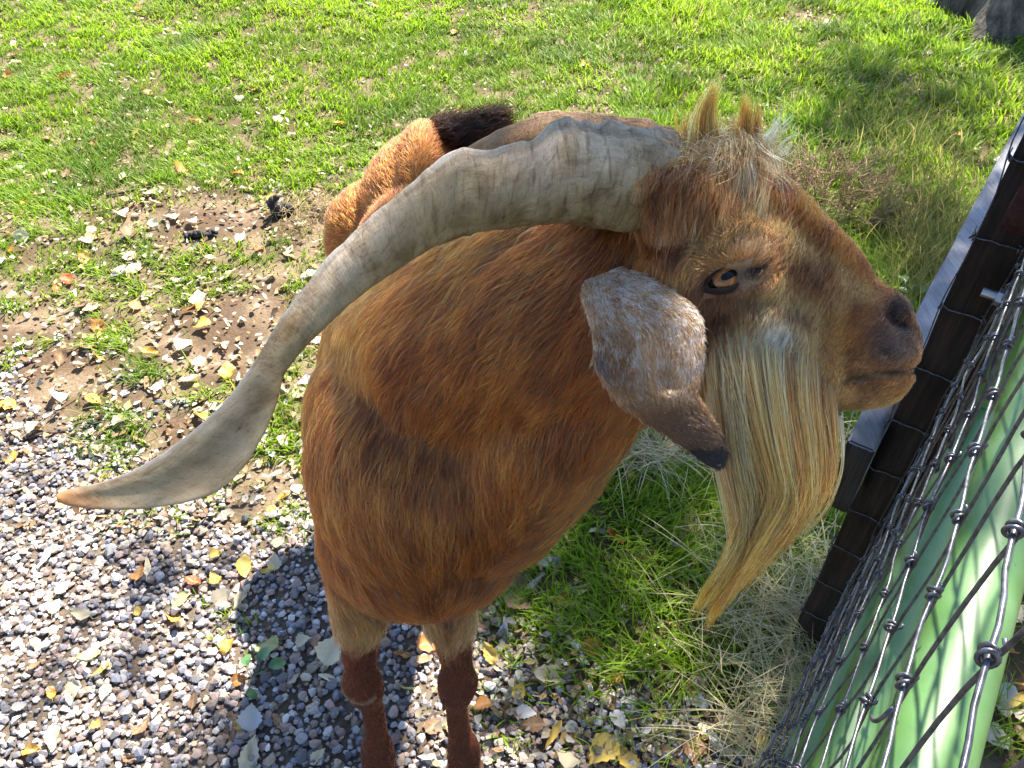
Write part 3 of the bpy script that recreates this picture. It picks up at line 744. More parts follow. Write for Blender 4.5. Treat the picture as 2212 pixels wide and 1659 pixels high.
def make_eye(cu_, cv_, lat_sign):
    if lat_sign < 0:
        zs, nr = surf(cu_, cv_); pc = P(cu_, cv_, zs)
        out = -CZ*.95+CX*.16+CY*.20
        out = out/np.linalg.norm(out)
    else:
        pc = H(cu_, cv_-20, .058); out = E3*.95+E1*.25; out = out/np.linalg.norm(out)
    rad = .0150
    cen = pc-out*(rad*.52)
    ax = CX*cos(radians(26))+CY*sin(radians(26)); ax = ax-out*(ax@out); ax /= np.linalg.norm(ax)      # slit direction
    ay = np.cross(out, ax); ay = ay if ay@CY > 0 else -ay
    R = Matrix((Vector(ax), Vector(ay), Vector(out))).transposed().to_4x4()
    T_ = Matrix.Translation(Vector(cen-GO))@R
    b1 = bmesh.new(); bmesh.ops.create_uvsphere(b1, u_segments=32, v_segments=20, radius=rad)
    me = bpy.data.meshes.new("eyeball"); b1.to_mesh(me); b1.free(); me.transform(T_); me.materials.append(M_EYE)
    for p_ in me.polygons: p_.use_smooth = True
    eb = gobj("eyeball", me)
    # iris: a shallow cap; pupil: a rounded slit proud of it
    def cap(fx, fy, r0, n=40, rings=6):
        V_ = [(0, 0, r0)]; F_ = []
        for i in range(1, rings+1):
            for j in range(n):
                a = j*2*pi/n
                x, y = fx(a)*i/rings, fy(a)*i/rings
                V_.append((x, y, math.sqrt(max(r0*r0-x*x-y*y, 1e-9))))
        for j in range(n): F_.append((0, 1+j, 1+(j+1) % n))
        for i in range(rings-1):
            for j in range(n):
                k = (j+1) % n; a = 1+i*n
                F_.append((a+j, a+n+j, a+n+k, a+k))
        return V_, F_
    V_, F_ = cap(lambda a: .0128*cos(a), lambda a: .0118*sin(a), rad+.0004)
    me = pyd("iris", V_, F_, M_IRIS); me.transform(T_); gobj("iris", me, eb).matrix_parent_inverse = Matrix()
    sgn = lambda x: 1 if x >= 0 else -1
    V_, F_ = cap(lambda a: .0078*sgn(cos(a))*abs(cos(a))**.55, lambda a: .0031*sgn(sin(a))*abs(sin(a))**.75, rad+.0009)
    me = pyd("pupil", V_, F_, M_PUP); me.transform(T_); gobj("pupil", me, eb)
    # lids: dark rims over the ball
    for nm, sg, b_ in (("upper_eyelid", 1, .0066), ("lower_eyelid", -1, .0095)):
        V_ = []; F_ = []; n = 22; rows = 7
        for i in range(n+1):
            x = -.0205+.041*i/n
            ye = b_*(1-(x/.0205)**2)**.85
            for j in range(rows):
                f = j/(rows-1)
                y = (ye+.0042*f*(1-.30*abs(x)/.0205))*sg
                rr = rad+.0022-.0012*(f-.3)**2*4
                z = math.sqrt(max(rr*rr-min(x*x*.62+y*y*.75, rr*rr*.93), 1e-9))-.0020*f
                V_.append((x, y, z))
        for i in range(n):
            for j in range(rows-1):
                a = i*rows+j; F_.append((a, a+1, a+rows+1, a+rows) if sg < 0 else (a, a+rows, a+rows+1, a+1))
        me = pyd(nm, V_, F_, M_LID); me.transform(T_); gobj(nm, me)
    return cen, ax, ay, out
make_eye(1568, 600, -1)
make_eye(1568, 600, 1)

# ---- tail and hooves
tb = np.array([-.150, 1.50, .735]); 
tail_px = [(958, 300, 1.50), (1000, 288, 1.47), (1045, 272, 1.45), (1088, 256, 1.43)]
tp = np.array([P(*q) for q in tail_px]); tp = np.vstack([[-.16, 1.47, .74], tp])
Vt, Ft = tube_np(spline(tp, 14), np.linspace(.026, .003, 14), 12)
M_TAIL = simple_mat("tail_skin", (.030, .014, .008), .8, .1)
tail = gobj("tail", shift(pyd("tail", Vt, Ft, M_TAIL)))
tl_ = spline(tp, 10); nT = 5200
st_ = rng.random(nT)*.92; base = np.stack([np.interp(st_, np.linspace(0, 1, 10), tl_[:, i]) for i in range(3)], 1)
ax_ = tp[-1]-tp[0]; ax_ /= np.linalg.norm(ax_)
rd = rng.normal(0, 1, (nT, 3)); rd -= ax_*(rd@ax_)[:, None]; rd /= np.linalg.norm(rd, axis=1)[:, None]
base = base+rd*(np.interp(st_, [0, 1], [.025, .005]))[:, None]
Lt = .045*(.6+.6*rng.random(nT)); t = np.linspace(0, 1, 6)[None, :, None]
axr = ax_+rng.normal(0, .16, (nT, 3)); Lt = Lt*(1.15-.3*st_)
pts = base[:, None, :]+Lt[:, None, None]*(t*axr[:, None, :]*.95+rd[:, None, :]*np.sin(t*2.2)*(.15+.35*rng.random((nT, 1, 1))))
cc = np.where(rng.random((nT, 1)) < .35, col3(.17, .080, .036), col3(.060, .030, .017))*np.exp(rng.normal(0, .3, (nT, 1)))
hair_obj("tail_hair", pts, np.linspace(.0005, .00015, 6)[None]*np.ones((nT, 1)), np.clip(cc[:, None, :]*np.ones((1, 6, 1)), .003, .9))
M_HOOF = simple_mat("hoof_horn", (.05, .04, .035), .5, .4)
def hoof(x, y, s):
    b1 = bmesh.new()
    pr = [(-.004, .0), (.018, .004), (.030, .020), (.028, .045), (.012, .060), (-.004, .058)]
    vs = []
    for h_, sc_, sh in ((0.0, 1.0, 0.0), (.012, 1.0, .002), (.045, .78, .016)):
        vs.append([b1.verts.new((x+s*(px*sc_+.002), y-.062+py*sc_+sh, h_)) for px, py in pr])
    for a, c in zip(vs[:-1], vs[1:]):
        for j in range(6):
            k = (j+1) % 6; b1.faces.new((a[j], a[k], c[k], c[j]))
    b1.faces.new(vs[0][::-1]); b1.faces.new(vs[-1])
    bmesh.ops.recalc_face_normals(b1, faces=b1.faces[:]); bmesh.ops.bevel(b1, geom=b1.edges[:], offset=.003, segments=2, affect='EDGES')
    me = bpy.data.meshes.new("hoof"); b1.to_mesh(me); b1.free(); me.materials.append(M_HOOF); return me
for x, y in ((-.244, .545), (-.088, .545), (-.27, 1.40), (-.06, 1.40)):
    for s in (-1, 1): gobj("hoof", shift(hoof(x, y, s)))
# ================================================================== GROUND
def v0_gravel(u): return np.interp(u, [-400, 0, 300, 600, 900, 1200, 1500, 1700, 1900], [700, 800, 930, 1090, 1250, 1330, 1500, 1800, 2400])
def masks(x, y):
    """how much grass, gravel and litter lies at a place on the ground"""
    p = np.stack([x, y, np.zeros_like(x)], -1)
    u, v, z = proj(p)
    ok = z > .2
    u = np.where(ok, np.clip(u, -3000, 5000), 1106); v = np.where(ok, np.clip(v, -2000, 2600), 2600)
    n1 = vn2(x, y, 3.2); n2 = vn2(x, y, 8.0, 4.0); n3 = vn2(x, y, 20.0, 8.0)
    gr = sstep(-130, 150, v-v0_gravel(u)+(n2-.5)*330+(n3-.5)*160)
    left = sstep(640, 380, v+(n1-.5)*260+(n2-.5)*220)
    for cu, cv, ru, rv, a in ((350,620,90,30,.6),(420,590,60,30,.5),(240,940,70,60,.9),(330,800,60,30,.55),(600,950,80,70,.9),(400,1040,90,40,.75),(120,600,120,50,.6),(600,1120,60,40,.7),(480,860,60,30,.4),(640,900,60,60,.8),(330,1110,70,30,.5),(100,500,150,60,.6),(500,1330,40,40,.4),(250,690,90,40,.35)):
        left = np.maximum(left, a*gauss2(u, v, cu, cv, ru, rv)*(.55+.9*n3))
    left = np.maximum(left, .55*sstep(.55, .75, n2)*sstep(1000, 700, v))
    left = left*(1-np.clip(1.25*gauss2(u, v, 470, 480, 210, 62), 0, 1))*(1-.7*gauss2(u, v, 690, 470, 90, 60))
    right = sstep(1560, 1330, v+(n2-.5)*260)*(1-.9*gauss2(u, v, 1420, 975, 90, 40))*(1-.92*gauss2(u, v, 1740, 35, 80, 30))*(1-.92*gauss2(u, v, 1960, 185, 60, 35))
    right = np.maximum(right, .30*sstep(1800, 1400, v)*sstep(.45, .7, n2))
    w = sstep(950, 1150, u)
    grass = left*(1-w)+right*w
    grass = np.where(u > 2060, np.where(v > 1000, .35*n2, grass), grass)
    grass = np.clip(grass*(.45+.9*n2)*(.25+1.3*sstep(.28, .62, n3)), 0, 1)
    grass = np.where(ok, grass, .25)
    gr = np.where(ok, np.where(u > 1900, 0, gr), .3)
    return grass, gr, u, v
def gheight(x, y):
    r = .022*(vn2(x, y, 1.6, 2.0)-.5)+.010*(vn2(x, y, 6.0, 5.0)-.5)
    near = np.exp(-(((np.asarray(x)+.17)/.5)**2+((np.asarray(y)-.95)/.8)**2))
    return r*(1-near)-.004
ax_ = np.concatenate([[-300, -80, -30, -12, -7], np.linspace(-4.2, 4.2, 300), [7, 12, 30, 80, 300]])
ay_ = np.concatenate([[-300, -80, -20, -6, -2], np.linspace(-.6, 6.6, 260), [9, 14, 30, 80, 300]])
GX, GY = np.meshgrid(ax_, ay_); gx, gy = GX.ravel(), GY.ravel()
gz = gheight(gx, gy); grs, grv, gu, gv = masks(gx, gy)
soil = lerp(np.tile(col3(.088, .058, .036), (len(gx), 1)), col3(.165, .120, .076), sstep(.3, .75, vn2(gx, gy, 12, 3.0)))
soil = lerp(soil, col3(.060, .075, .022), grs*.85)
soil = lerp(soil, col3(.105, .082, .062), grv*.85)
nxg, nyg = len(ax_), len(ay_)
I = np.arange(nyg-1)[:, None]*nxg+np.arange(nxg-1)[None]
gF = np.stack([I, I+1, I+nxg+1, I+nxg], -1).reshape(-1, 4)
M_SOIL = mat_attr("soil", rough=.95, spec=.1, noise_amt=.55, noise_scale=90, bump=1.0, bump_scale=160)
ground = link("ground", mesh_np("ground", np.stack([gx, gy, gz], 1), gF, M_SOIL, True, soil)); tag(ground, kind="structure")

# ---- grass blades
def blades(name, x, y, h, w, lean, col, az=None, seg=3):
    n = len(x)
    az = rng.random(n)*2*pi if az is None else az
    d = np.stack([np.cos(az), np.sin(az), np.zeros(n)], 1); s = np.stack([-np.sin(az+rng.normal(0, .5, n)), np.cos(az), np.zeros(n)], 1)
    base = np.stack([x, y, gheight(x, y)-.003], 1)
    V = []; cc = []
    tw = rng.normal(0, .25, n)
    for i in range(seg):
        t = i/seg
        c = base+d*(h*lean*t**1.6)[:, None]; c[:, 2] += h*t*(1-.35*lean*t)
        ww = w*(1-.75*t**1.5)
        ss = s+d*(tw*t)[:, None]
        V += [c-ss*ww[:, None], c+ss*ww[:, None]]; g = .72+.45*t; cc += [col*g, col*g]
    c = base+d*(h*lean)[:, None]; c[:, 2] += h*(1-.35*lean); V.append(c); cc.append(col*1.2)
    K = 2*seg+1
    V = np.stack(V, 1).reshape(-1, 3); cc = np.stack(cc, 1).reshape(-1, 3)
    b0 = np.arange(n)*K; T = []
    for i in range(seg-1):
        a = b0+2*i
        T += [np.stack([a, a+1, a+3], 1), np.stack([a, a+3, a+2], 1)]
    T.append(np.stack([b0+2*seg-2, b0+2*seg-1, b0+2*seg], 1))
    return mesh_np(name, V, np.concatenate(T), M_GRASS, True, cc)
M_GRASS = mat_attr("grass_blade", rough=.5, spec=.35, transl=.6, noise_amt=.1, noise_scale=20)
def scatter(n, x0, x1, y0, y1): return rng.uniform(x0, x1, n), rng.uniform(y0, y1, n)
TX, TY = 2.68, 4.42          # tree stands here
def in_frame(x, y, mar=160):
    u, v, z = proj(np.stack([x, y, np.zeros_like(x)], -1))
    return (z > .1)&(u > -mar)&(u < 2212+mar)&(v > -mar*1.6)&(v < 1659+mar)
xs, ys = scatter(1100000, -4.3, 4.3, .0, 6.4)
grs, grv, u, v = masks(xs, ys)
dist = np.hypot(xs, ys)
keep = (rng.random(len(xs)) < grs*np.interp(dist, [1, 3, 6], [1.0, .72, .45]))&in_frame(xs, ys, 420)&(np.hypot(xs-TX, ys-TY) > .38)
xs, ys, u, v = xs[keep], ys[keep], u[keep], v[keep]
n = len(xs)
rightside = sstep(1100, 1500, u)
hgt = (.024+.030*rng.random(n))*(.45+.7*vn2(xs, ys, 4.0, 7.0)+.6*vn2(xs, ys, 18.0, 9.0))*(1+.75*rightside)*.85
base_c = lerp(np.tile(col3(.170, .300, .014), (n, 1)), col3(.295, .425, .022), rng.random(n))
base_c = lerp(base_c, col3(.080, .165, .022), .5*sstep(.5, .8, vn2(xs, ys, 5.0, 11.0)))
dry = rng.random(n) < .05+.10*(vn2(xs, ys, 2.0, 15.0) > .62)
base_c[dry] = lerp(base_c[dry], col3(.36, .30, .14), .8)
ga = vn2(xs, ys, 2.5, 21.0)*12.0+rng.normal(0, 1.2, n)
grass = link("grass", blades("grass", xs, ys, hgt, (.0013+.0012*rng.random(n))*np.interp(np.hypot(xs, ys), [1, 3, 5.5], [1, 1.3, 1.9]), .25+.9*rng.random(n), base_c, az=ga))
tag(grass, "short green grass thinning out towards the gravel", "grass", kind="stuff")
print("blades", n)
# longer yellowed grass by the rail and pale hay by the post foot
def px_scatter(n, cu, cv, ru, rv):
    uu = cu+ru*rng.normal(0, .5, n); vv = cv+rv*rng.normal(0, .5, n)
    q = np.array([G(a, b) for a, b in zip(uu, vv)]); return q[:, 0], q[:, 1]
parts = [px_scatter(1500, 2010, 560, 110, 190), px_scatter(500, 1930, 300, 160, 120)]
xs = np.concatenate([a for a, b in parts]); ys = np.concatenate([b for a, b in parts]); n = len(xs)
c_ = lerp(np.tile(col3(.17, .20, .035), (n, 1)), col3(.40, .31, .12), rng.random(n)**1.3)
tg = link("tall_grass", blades("tall_grass", xs, ys, .10+.12*rng.random(n), .0010+.0008*rng.random(n), .3+.6*rng.random(n), c_, seg=4))
tag(tg, "longer yellowing grass growing along the wooden rail", "grass", kind="stuff")
parts = [px_scatter(800, 1700, 1340, 180, 220), px_scatter(520, 1790, 1480, 90, 180), px_scatter(260, 1410, 985, 110, 40), px_scatter(180, 1850, 960, 60, 110), px_scatter(260, 1680, 1590, 160, 110)]
xs = np.concatenate([a for a, b in parts]); ys = np.concatenate([b for a, b in parts]); n = len(xs)
c_ = lerp(np.tile(col3(.74, .64, .44), (n, 1)), col3(.40, .38, .17), rng.random(n))
hay = link("hay", blades("hay", xs, ys, .06+.13*rng.random(n), .0009+.0007*rng.random(n), .7+.8*rng.random(n), c_, seg=5))
tag(hay, "pale dry hay tangled at the foot of the dark post", "hay", kind="stuff")

# ---- gravel
bmi = bmesh.new(); bmesh.ops.create_icosphere(bmi, subdivisions=2, radius=1.0)
ico = np.array([v_.co[:] for v_ in bmi.verts]); icoF = np.array([[v_.index for v_ in f.verts] for f in bmi.faces]); bmi.free()
bmi = bmesh.new(); bmesh.ops.create_icosphere(bmi, subdivisions=1, radius=1.0)
ico1 = np.array([v_.co[:] for v_ in bmi.verts]); ico1F = np.array([[v_.index for v_ in f.verts] for f in bmi.faces]); bmi.free()
def pebble_shapes(k, base):
    out = []
    for i in range(k):
        r = np.random.default_rng(100+i)
        q = base.copy()
        for _ in range(10):      # chip flat facets off a ball
            nrm = r.normal(0, 1, 3); nrm /= np.linalg.norm(nrm); dcut = r.uniform(.45, .82)
            s_ = q@nrm; over = np.clip(s_-dcut, 0, None); q = q-over[:, None]*nrm*.9
        q *= np.array([1.0, r.uniform(.65, .95), r.uniform(.5, .75)]); out.append(q)
    return out
def pebbles(name, x, y, r, zoff, base, F0, k=10, mat=None):
    sh = pebble_shapes(k, base); n = len(x); m = len(base)
    V = np.zeros((n, m, 3)); pick = rng.integers(0, k, n)
    for s_ in range(k):
        id_ = np.where(pick == s_)[0]
        if not len(id_): continue
        az = rng.random(len(id_))*2*pi; tl = rng.normal(0, .35, len(id_)); tr_ = rng.normal(0, .35, len(id_))
        ca, sa = np.cos(az), np.sin(az)
        q = sh[s_][None]*r[id_][:, None, None]
        yv = q[..., 1]*np.cos(tl)[:, None]-q[..., 2]*np.sin(tl)[:, None]; zv = q[..., 1]*np.sin(tl)[:, None]+q[..., 2]*np.cos(tl)[:, None]
        xv = q[..., 0]*np.cos(tr_)[:, None]-zv*np.sin(tr_)[:, None]; zv = q[..., 0]*np.sin(tr_)[:, None]+zv*np.cos(tr_)[:, None]
        V[id_, :, 0] = xv*ca[:, None]-yv*sa[:, None]; V[id_, :, 1] = xv*sa[:, None]+yv*ca[:, None]; V[id_, :, 2] = zv
    V[..., 0] += x[:, None]; V[..., 1] += y[:, None]; V[..., 2] += (gheight(x, y)+zoff)[:, None]
    pal = np.array([(.30, .28, .28), (.36, .33, .33), (.22, .20, .21), (.36, .27, .20), (.27, .20, .16), (.52, .48, .44), (.12, .115, .125), (.40, .29, .26), (.25, .25, .28), (.45, .37, .28), (.33, .25, .21), (.56, .51, .47)])
    c = .82*pal[rng.integers(0, len(pal), n)]*np.exp(rng.normal(0, .26, (n, 1)))
    c = np.repeat(c[:, None, :], m, 1).reshape(-1, 3)
    F = (F0[None]+(np.arange(n)*m)[:, None, None]).reshape(-1, 3)
    return mesh_np(name, V.reshape(-1, 3), F, mat, False, c)
M_PEB = mat_attr("pebble_stone", rough=.75, spec=.3, noise_amt=.28, noise_scale=220, bump=.35, bump_scale=500)
sp_ = .0108
X, Y = np.meshgrid(np.arange(-2.8, 1.0, sp_), np.arange(.0, 2.9, sp_)); xs = X.ravel()+rng.normal(0, .005, X.size); ys = Y.ravel()+rng.normal(0, .005, X.size)
grs, grv, u, v = masks(xs, ys)
keep = (rng.random(len(xs)) < np.clip(grv*1.0-.04, 0, .97))&in_frame(xs, ys, 420)
far_ = ys > 1.25
xs, ys, fa = xs[keep], ys[keep], far_[keep]
n = len(xs); r = np.exp(rng.normal(np.log(.0087), .34, n)); r = np.clip(r, .005, .017)
gA = link("gravel", pebbles("gravel", xs[~fa], ys[~fa], r[~fa], r[~fa]*rng.uniform(.0, .75, (~fa).sum()), ico1, ico1F, mat=M_PEB)); tag(gA, "grey and lavender gravel pebbles under the goat's front legs", "gravel", kind="stuff")
gB = link("gravel", pebbles("gravel", xs[fa], ys[fa], r[fa], r[fa]*rng.uniform(.05, .5, fa.sum()), ico1, ico1F, mat=M_PEB)); tag(gB, "sparse gravel pebbles mixed into soil beyond the horn tip", "gravel", kind="stuff")
print("pebbles", n)

# ---- fallen leaves
def leaf_mat():
    m, n, l, b = mat_new("dry_leaf")
    oi = N(n, "ShaderNodeObjectInfo"); tc = N(n, "ShaderNodeTexCoord")
    no1 = N(n, "ShaderNodeTexNoise"); no1.inputs["Scale"].default_value = 90; no1.inputs["Detail"].default_value = 6; l.new(tc.outputs["Object"], no1.inputs["Vector"])
    rr = ramp(n, [(.25, (.42, .30, .20)), (.48, (1, 1, 1)), (.8, (1.15, 1.15, 1.1))]); l.new(no1.outputs["Fac"], rr.inputs[0])
    mx = N(n, "ShaderNodeMix", data_type='RGBA', blend_type='MULTIPLY'); mx.inputs[0].default_value = .85
    l.new(oi.outputs["Color"], mx.inputs[6]); l.new(rr.outputs[0], mx.inputs[7])
    vn_m = N(n, "ShaderNodeAttribute", attribute_name="vein")
    m2 = N(n, "ShaderNodeMix", data_type='RGBA', blend_type='MIX'); m2.inputs[7].default_value = (.55, .45, .25, 1)
    sc_ = N(n, "ShaderNodeMath", operation='MULTIPLY'); sc_.inputs[1].default_value = .4; l.new(vn_m.outputs["Fac"], sc_.inputs[0]); l.new(sc_.outputs[0], m2.inputs[0]); l.new(mx.outputs[2], m2.inputs[6])
    l.new(m2.outputs[2], b.inputs["Base Color"]); b.inputs["Roughness"].default_value = .55; b.inputs["Specular IOR Level"].default_value = .35
    tr = N(n, "ShaderNodeBsdfTranslucent"); l.new(m2.outputs[2], tr.inputs[0])
    ms = N(n, "ShaderNodeMixShader"); ms.inputs[0].default_value = .28; l.new(b.outputs[0], ms.inputs[1]); l.new(tr.outputs[0], ms.inputs[2]); l.new(ms.outputs[0], n["Material Output"].inputs[0])
    return m
M_LEAF = leaf_mat()
def leaf_mesh(seed, L=1.0, wide=.62, curl=.5):
    r = np.random.default_rng(seed)
    ns, nw = 12, 7
    V = []; vein = []
    cb, ct, tw = r.normal(0, 1)*curl, r.normal(.5, .6)*curl, r.normal(0, .5)*curl
    for i in range(ns):
        t = i/(ns-1)
        w = wide*.5*(math.sin(pi*t**.72)**.8)*(1-.25*t) if 0 < t < 1 else .012
        w *= 1+(.10*((i % 2)*2-1) if 1 < i < ns-1 else 0)
        for j in range(nw):
            s_ = j/(nw-1)*2-1
            x = s_*w; y = (t-.5); 
            z = .35*curl*abs(s_)**1.5*w*2*(.6+.4*sin(5*t+seed))+.28*ct*(t-.5)**2*2+.12*cb*s_*t+.05*sin(t*9+s_*3+seed)*curl+tw*.15*s_*(t-.5)
            V.append((x, y, z)); vein.append(math.exp(-(s_*w/.02)**2)+.5*(abs((t*5+abs(s_)*.9) % 1-.5) < .09))
    F = []
    for i in range(ns-1):
        for j in range(nw-1):
            a = i*nw+j; F.append((a, a+1, a+nw+1, a+nw))
    # stalk
    base_i = len(V)
    sv, sf = tube_np([(0, -.5, V[3][2]), (.03*r.normal(), -.66, V[3][2]-.02), (.08*r.normal(), -.85, V[3][2]+.02)], [.012, .010, .008], 4)
    V = np.concatenate([np.array(V), sv]); F = F+[tuple(base_i+i for i in f) for f in sf]
    V[:, 2] -= np.percentile(V[:, 2], 8)
    me = pyd("fallen_leaf", V*L, F, M_LEAF)
    a = me.attributes.new("vein", 'FLOAT', 'POINT'); a.data.foreach_set("value", np.concatenate([np.clip(vein, 0, 1), np.ones(len(sv))]).astype(np.float32))
    return me
LM = [leaf_mesh(20+i, 1.0, wd, cu_) for i, (wd, cu_) in enumerate([(.78, .35), (.70, .6), (.85, .5), (.62, .9), (.74, .25), (.55, 1.1), (.9, .7), (.66, .45), (.3, .8)])]
LCOL = {"yellow": (.62, .42, .08), "pale cream": (.60, .52, .36), "orange-brown": (.48, .19, .035), "brown": (.24, .13, .065), "silvery grey": (.46, .46, .48), "greenish": (.34, .37, .13), "red-brown": (.40, .085, .02), "golden": (.60, .33, .045)}
SPOTS = [("beside the goat's front hooves", 880, 1580, 170), ("under the horn tip", 250, 1060, 150), ("near the charred black stick", 440, 520, 110), ("beside the charred stub", 610, 450, 70), ("by the dried weed bush", 1790, 420, 130),
         ("below the tree trunk", 2110, 130, 130), ("at the foot of the dark post", 1720, 1420, 130), ("beneath the goat's beard", 1450, 1150, 160), ("below the goat's throat", 1330, 980, 120), ("behind the goat's rump", 900, 200, 130), ("next to the goat's flank", 600, 800, 120), ("along the wooden rail", 2040, 500, 150),
         ("in front of the forelock", 1620, 120, 130), ("in the goat's shadow", 620, 1480, 130), ("by the green stalk", 1430, 1550, 120), ("near the brown twig", 90, 900, 110), ("by the grey twig", 260, 440, 110), ("behind the horns", 1250, 140, 160)]
def where(u, v):
    best = min(((math.hypot(u-a, v-b)/r, n_) for n_, a, b, r in SPOTS))
    if u > 2050 and v > 950: base = "beyond the wire fence"
    elif v > v0_gravel(u)+20: base = "on the gravel"
    elif u < 760 and v > 400: base = "on the bare soil"
    elif u > 1150 and v > 880: base = "in the shaded grass"
    else: base = "in the sunlit lawn"
    return base+(" "+best[1] if best[0] < 1.0 and not base.endswith("fence") else "")
SHAPE = ["broad", "wavy", "heart-shaped", "cupped", "flat", "tightly curled", "wide curled", "oval", "narrow"]
def leaf(u, v, colname, size, mi=None, yaw=None, tilt=.28, lift=.012):
    q = G(u, v)
    if not ((-.9 < q[0] < 3.2) or True): return
    mi = int(rng.integers(0, len(LM))) if mi is None else mi
    o = link("fallen_leaf", LM[mi])
    o.location = (q[0], q[1], float(gheight(q[0], q[1]))+lift); o.scale = (size, size, size)
    o.rotation_euler = (rng.normal(0, tilt), rng.normal(0, tilt), rng.uniform(0, 6.28) if yaw is None else yaw)
    c = np.array(LCOL[colname])*math.exp(rng.normal(0, .14)); o.color = (*np.clip(c, 0, .85), 1)
    wh = where(u, v); art = "big " if size > .066 else ("small " if size < .042 else "")
    if len(f"{art}{SHAPE[mi]} {colname} fallen leaf {wh}".split()) > 15: art = ""
    tag(o, f"{art}{SHAPE[mi]} {colname} fallen leaf {wh}", "leaf", f"{art}{SHAPE[mi]} {colname} leaves {wh}")
    return o
HAND = [(380,1340,"golden",.075),(420,1258,"red-brown",.05),(530,1228,"yellow",.07),(205,868,"golden",.066),(440,710,"golden",.06),(392,372,"orange-brown",.075),(1188,1470,"pale cream",.085),(1195,1592,"yellow",.070),(1300,1628,"yellow",.082),(1352,1640,"yellow",.062),
 (540,1632,"pale cream",.075),(722,1410,"pale cream",.075),(938,1390,"orange-brown",.080),(1058,1415,"yellow",.06),(876,1492,"greenish",.05),(575,1400,"greenish",.07),(1332,1165,"red-brown",.07),(1362,1032,"yellow",.06),(2155,1405,"golden",.075),(2185,1525,"yellow",.07),(2200,1262,"golden",.065),(2150,1610,"pale cream",.065),(2190,1330,"pale cream",.06),
 (1120,1306,"brown",.075),(1548,1612,"silvery grey",.065),(1490,1630,"brown",.06),(100,1205,"silvery grey",.07),(175,1330,"pale cream",.055),(300,1238,"orange-brown",.06),(320,1228,"pale cream",.06),(140,172,"orange-brown",.08),(300,20,"orange-brown",.06),(545,196,"golden",.07),(850,216,"orange-brown",.07),(985,243,"golden",.065),(322,205,"orange-brown",.065),
 (480,1290,"pale cream",.06),(120,1600,"pale cream",.06),(160,1500,"pale cream",.055),(545,1555,"silvery grey",.06),(1260,1290,"pale cream",.055),(1180,1220,"silvery grey",.05),(1090,1365,"silvery grey",.05),(1335,1560,"silvery grey",.05),(1150,1570,"brown",.055),(1310,1700,"brown",.06),(1580,1570,"pale cream",.06),(1230,1650,"pale cream",.06),(940,1570,"brown",.05),(1040,1530,"orange-brown",.045),
 (870,1420,"orange-brown",.04),(520,1300,"pale cream",.05),(1425,93,"golden",.06),(735,270,"golden",.07),(1790,45,"pale cream",.06),(1960,640,"silvery grey",.055),(2065,300,"golden",.05),(40,140,"pale cream",.08),(850,540,"pale cream",.05),(450,930,"pale cream",.06),(270,390,"pale cream",.07),(330,425,"pale cream",.07),(630,455,"orange-brown",.05),(1330,1470,"golden",.04)]
for a_, b_, c_, d_ in HAND: leaf(a_, b_, c_, d_*.86, tilt=.3)
names = list(LCOL)
def rnd_leaves(n, uf, vf, probs, smin, smax, gtest=None):
    for _ in range(n):
        u, v = uf(), vf()
        leaf(u, v, names[int(rng.choice(len(names), p=np.array(probs)/sum(probs)))], rng.uniform(smin, smax))
U = lambda a, b: (lambda: rng.uniform(a, b))
rnd_leaves(95, U(0, 720), U(420, 1010), [1, 6, 1.6, 1.6, 1.2, .3, .2, 1.2], .035, .062)
rnd_leaves(45, U(0, 740), U(1010, 1659), [1.6, 4, 1, 2, .8, .5, .3, 1], .024, .044)
rnd_leaves(50, U(0, 1500), U(0, 420), [1, 4, 2.4, 1, .6, 0, .3, 1.4], .035, .06)
rnd_leaves(30, U(1500, 2200), U(20, 420), [.6, 4, 1, 1.2, 1.8, .3, .1, .7], .035, .055)
rnd_leaves(22, U(1060, 1700), U(1180, 1659), [1.4, 3, .8, 2, 1, .4, .4, .8], .028, .048)
rnd_leaves(14, U(2100, 2300), U(1150, 1700), [2, 3, 1, 2, 1, .3, 0, 2], .04, .065)
# crumbled leaf pieces too many to count
n = 6900
uu = np.concatenate([1740+60*rng.normal(0, 1, 220), 1960+45*rng.normal(0, 1, 220), 1420+50*rng.normal(0, 1, 160), rng.uniform(-60, 760, 2300), rng.uniform(0, 2200, 3300), rng.uniform(900, 1650, 700)]); vv = np.concatenate([35+22*rng.normal(0, 1, 220), 185+25*rng.normal(0, 1, 220), 975+20*rng.normal(0, 1, 160), rng.uniform(400, 1150, 2300), rng.uniform(0, 500, 3300), rng.uniform(1150, 1659, 700)])
q = np.array([G(a, b) for a, b in zip(uu, vv)])
sz = rng.uniform(.005, .017, n); az = rng.random(n)*6.28
e1 = np.stack([np.cos(az), np.sin(az), rng.normal(0, .35, n)], 1); e2 = np.stack([-np.sin(az), np.cos(az), rng.normal(0, .35, n)], 1)
cen = np.stack([q[:, 0], q[:, 1], gheight(q[:, 0], q[:, 1])+.006+.008*rng.random(n)], 1)
rim = []
for k in range(5):
    a = k*2*pi/5+rng.normal(0, .25, n); rr = sz*rng.uniform(.5, 1.1, n)
    rim.append(cen+e1*(np.cos(a)*rr)[:, None]+e2*(np.sin(a)*rr*.6)[:, None]+np.array([0, 0, 1])*(rng.random(n)*sz*.45)[:, None])
Vl = np.stack([cen]+rim, 1).reshape(-1, 3)
b0 = np.arange(n)*6; Tl = np.concatenate([np.stack([b0, b0+1+k, b0+1+(k+1) % 5], 1) for k in range(5)])
pal = np.array([(.42, .35, .24), (.52, .46, .35), (.32, .21, .11), (.40, .28, .13), (.22, .13, .065), (.36, .33, .29)])
cl = np.repeat(pal[rng.integers(0, 6, n)]*np.exp(rng.normal(0, .15, (n, 1))), 6, 0)
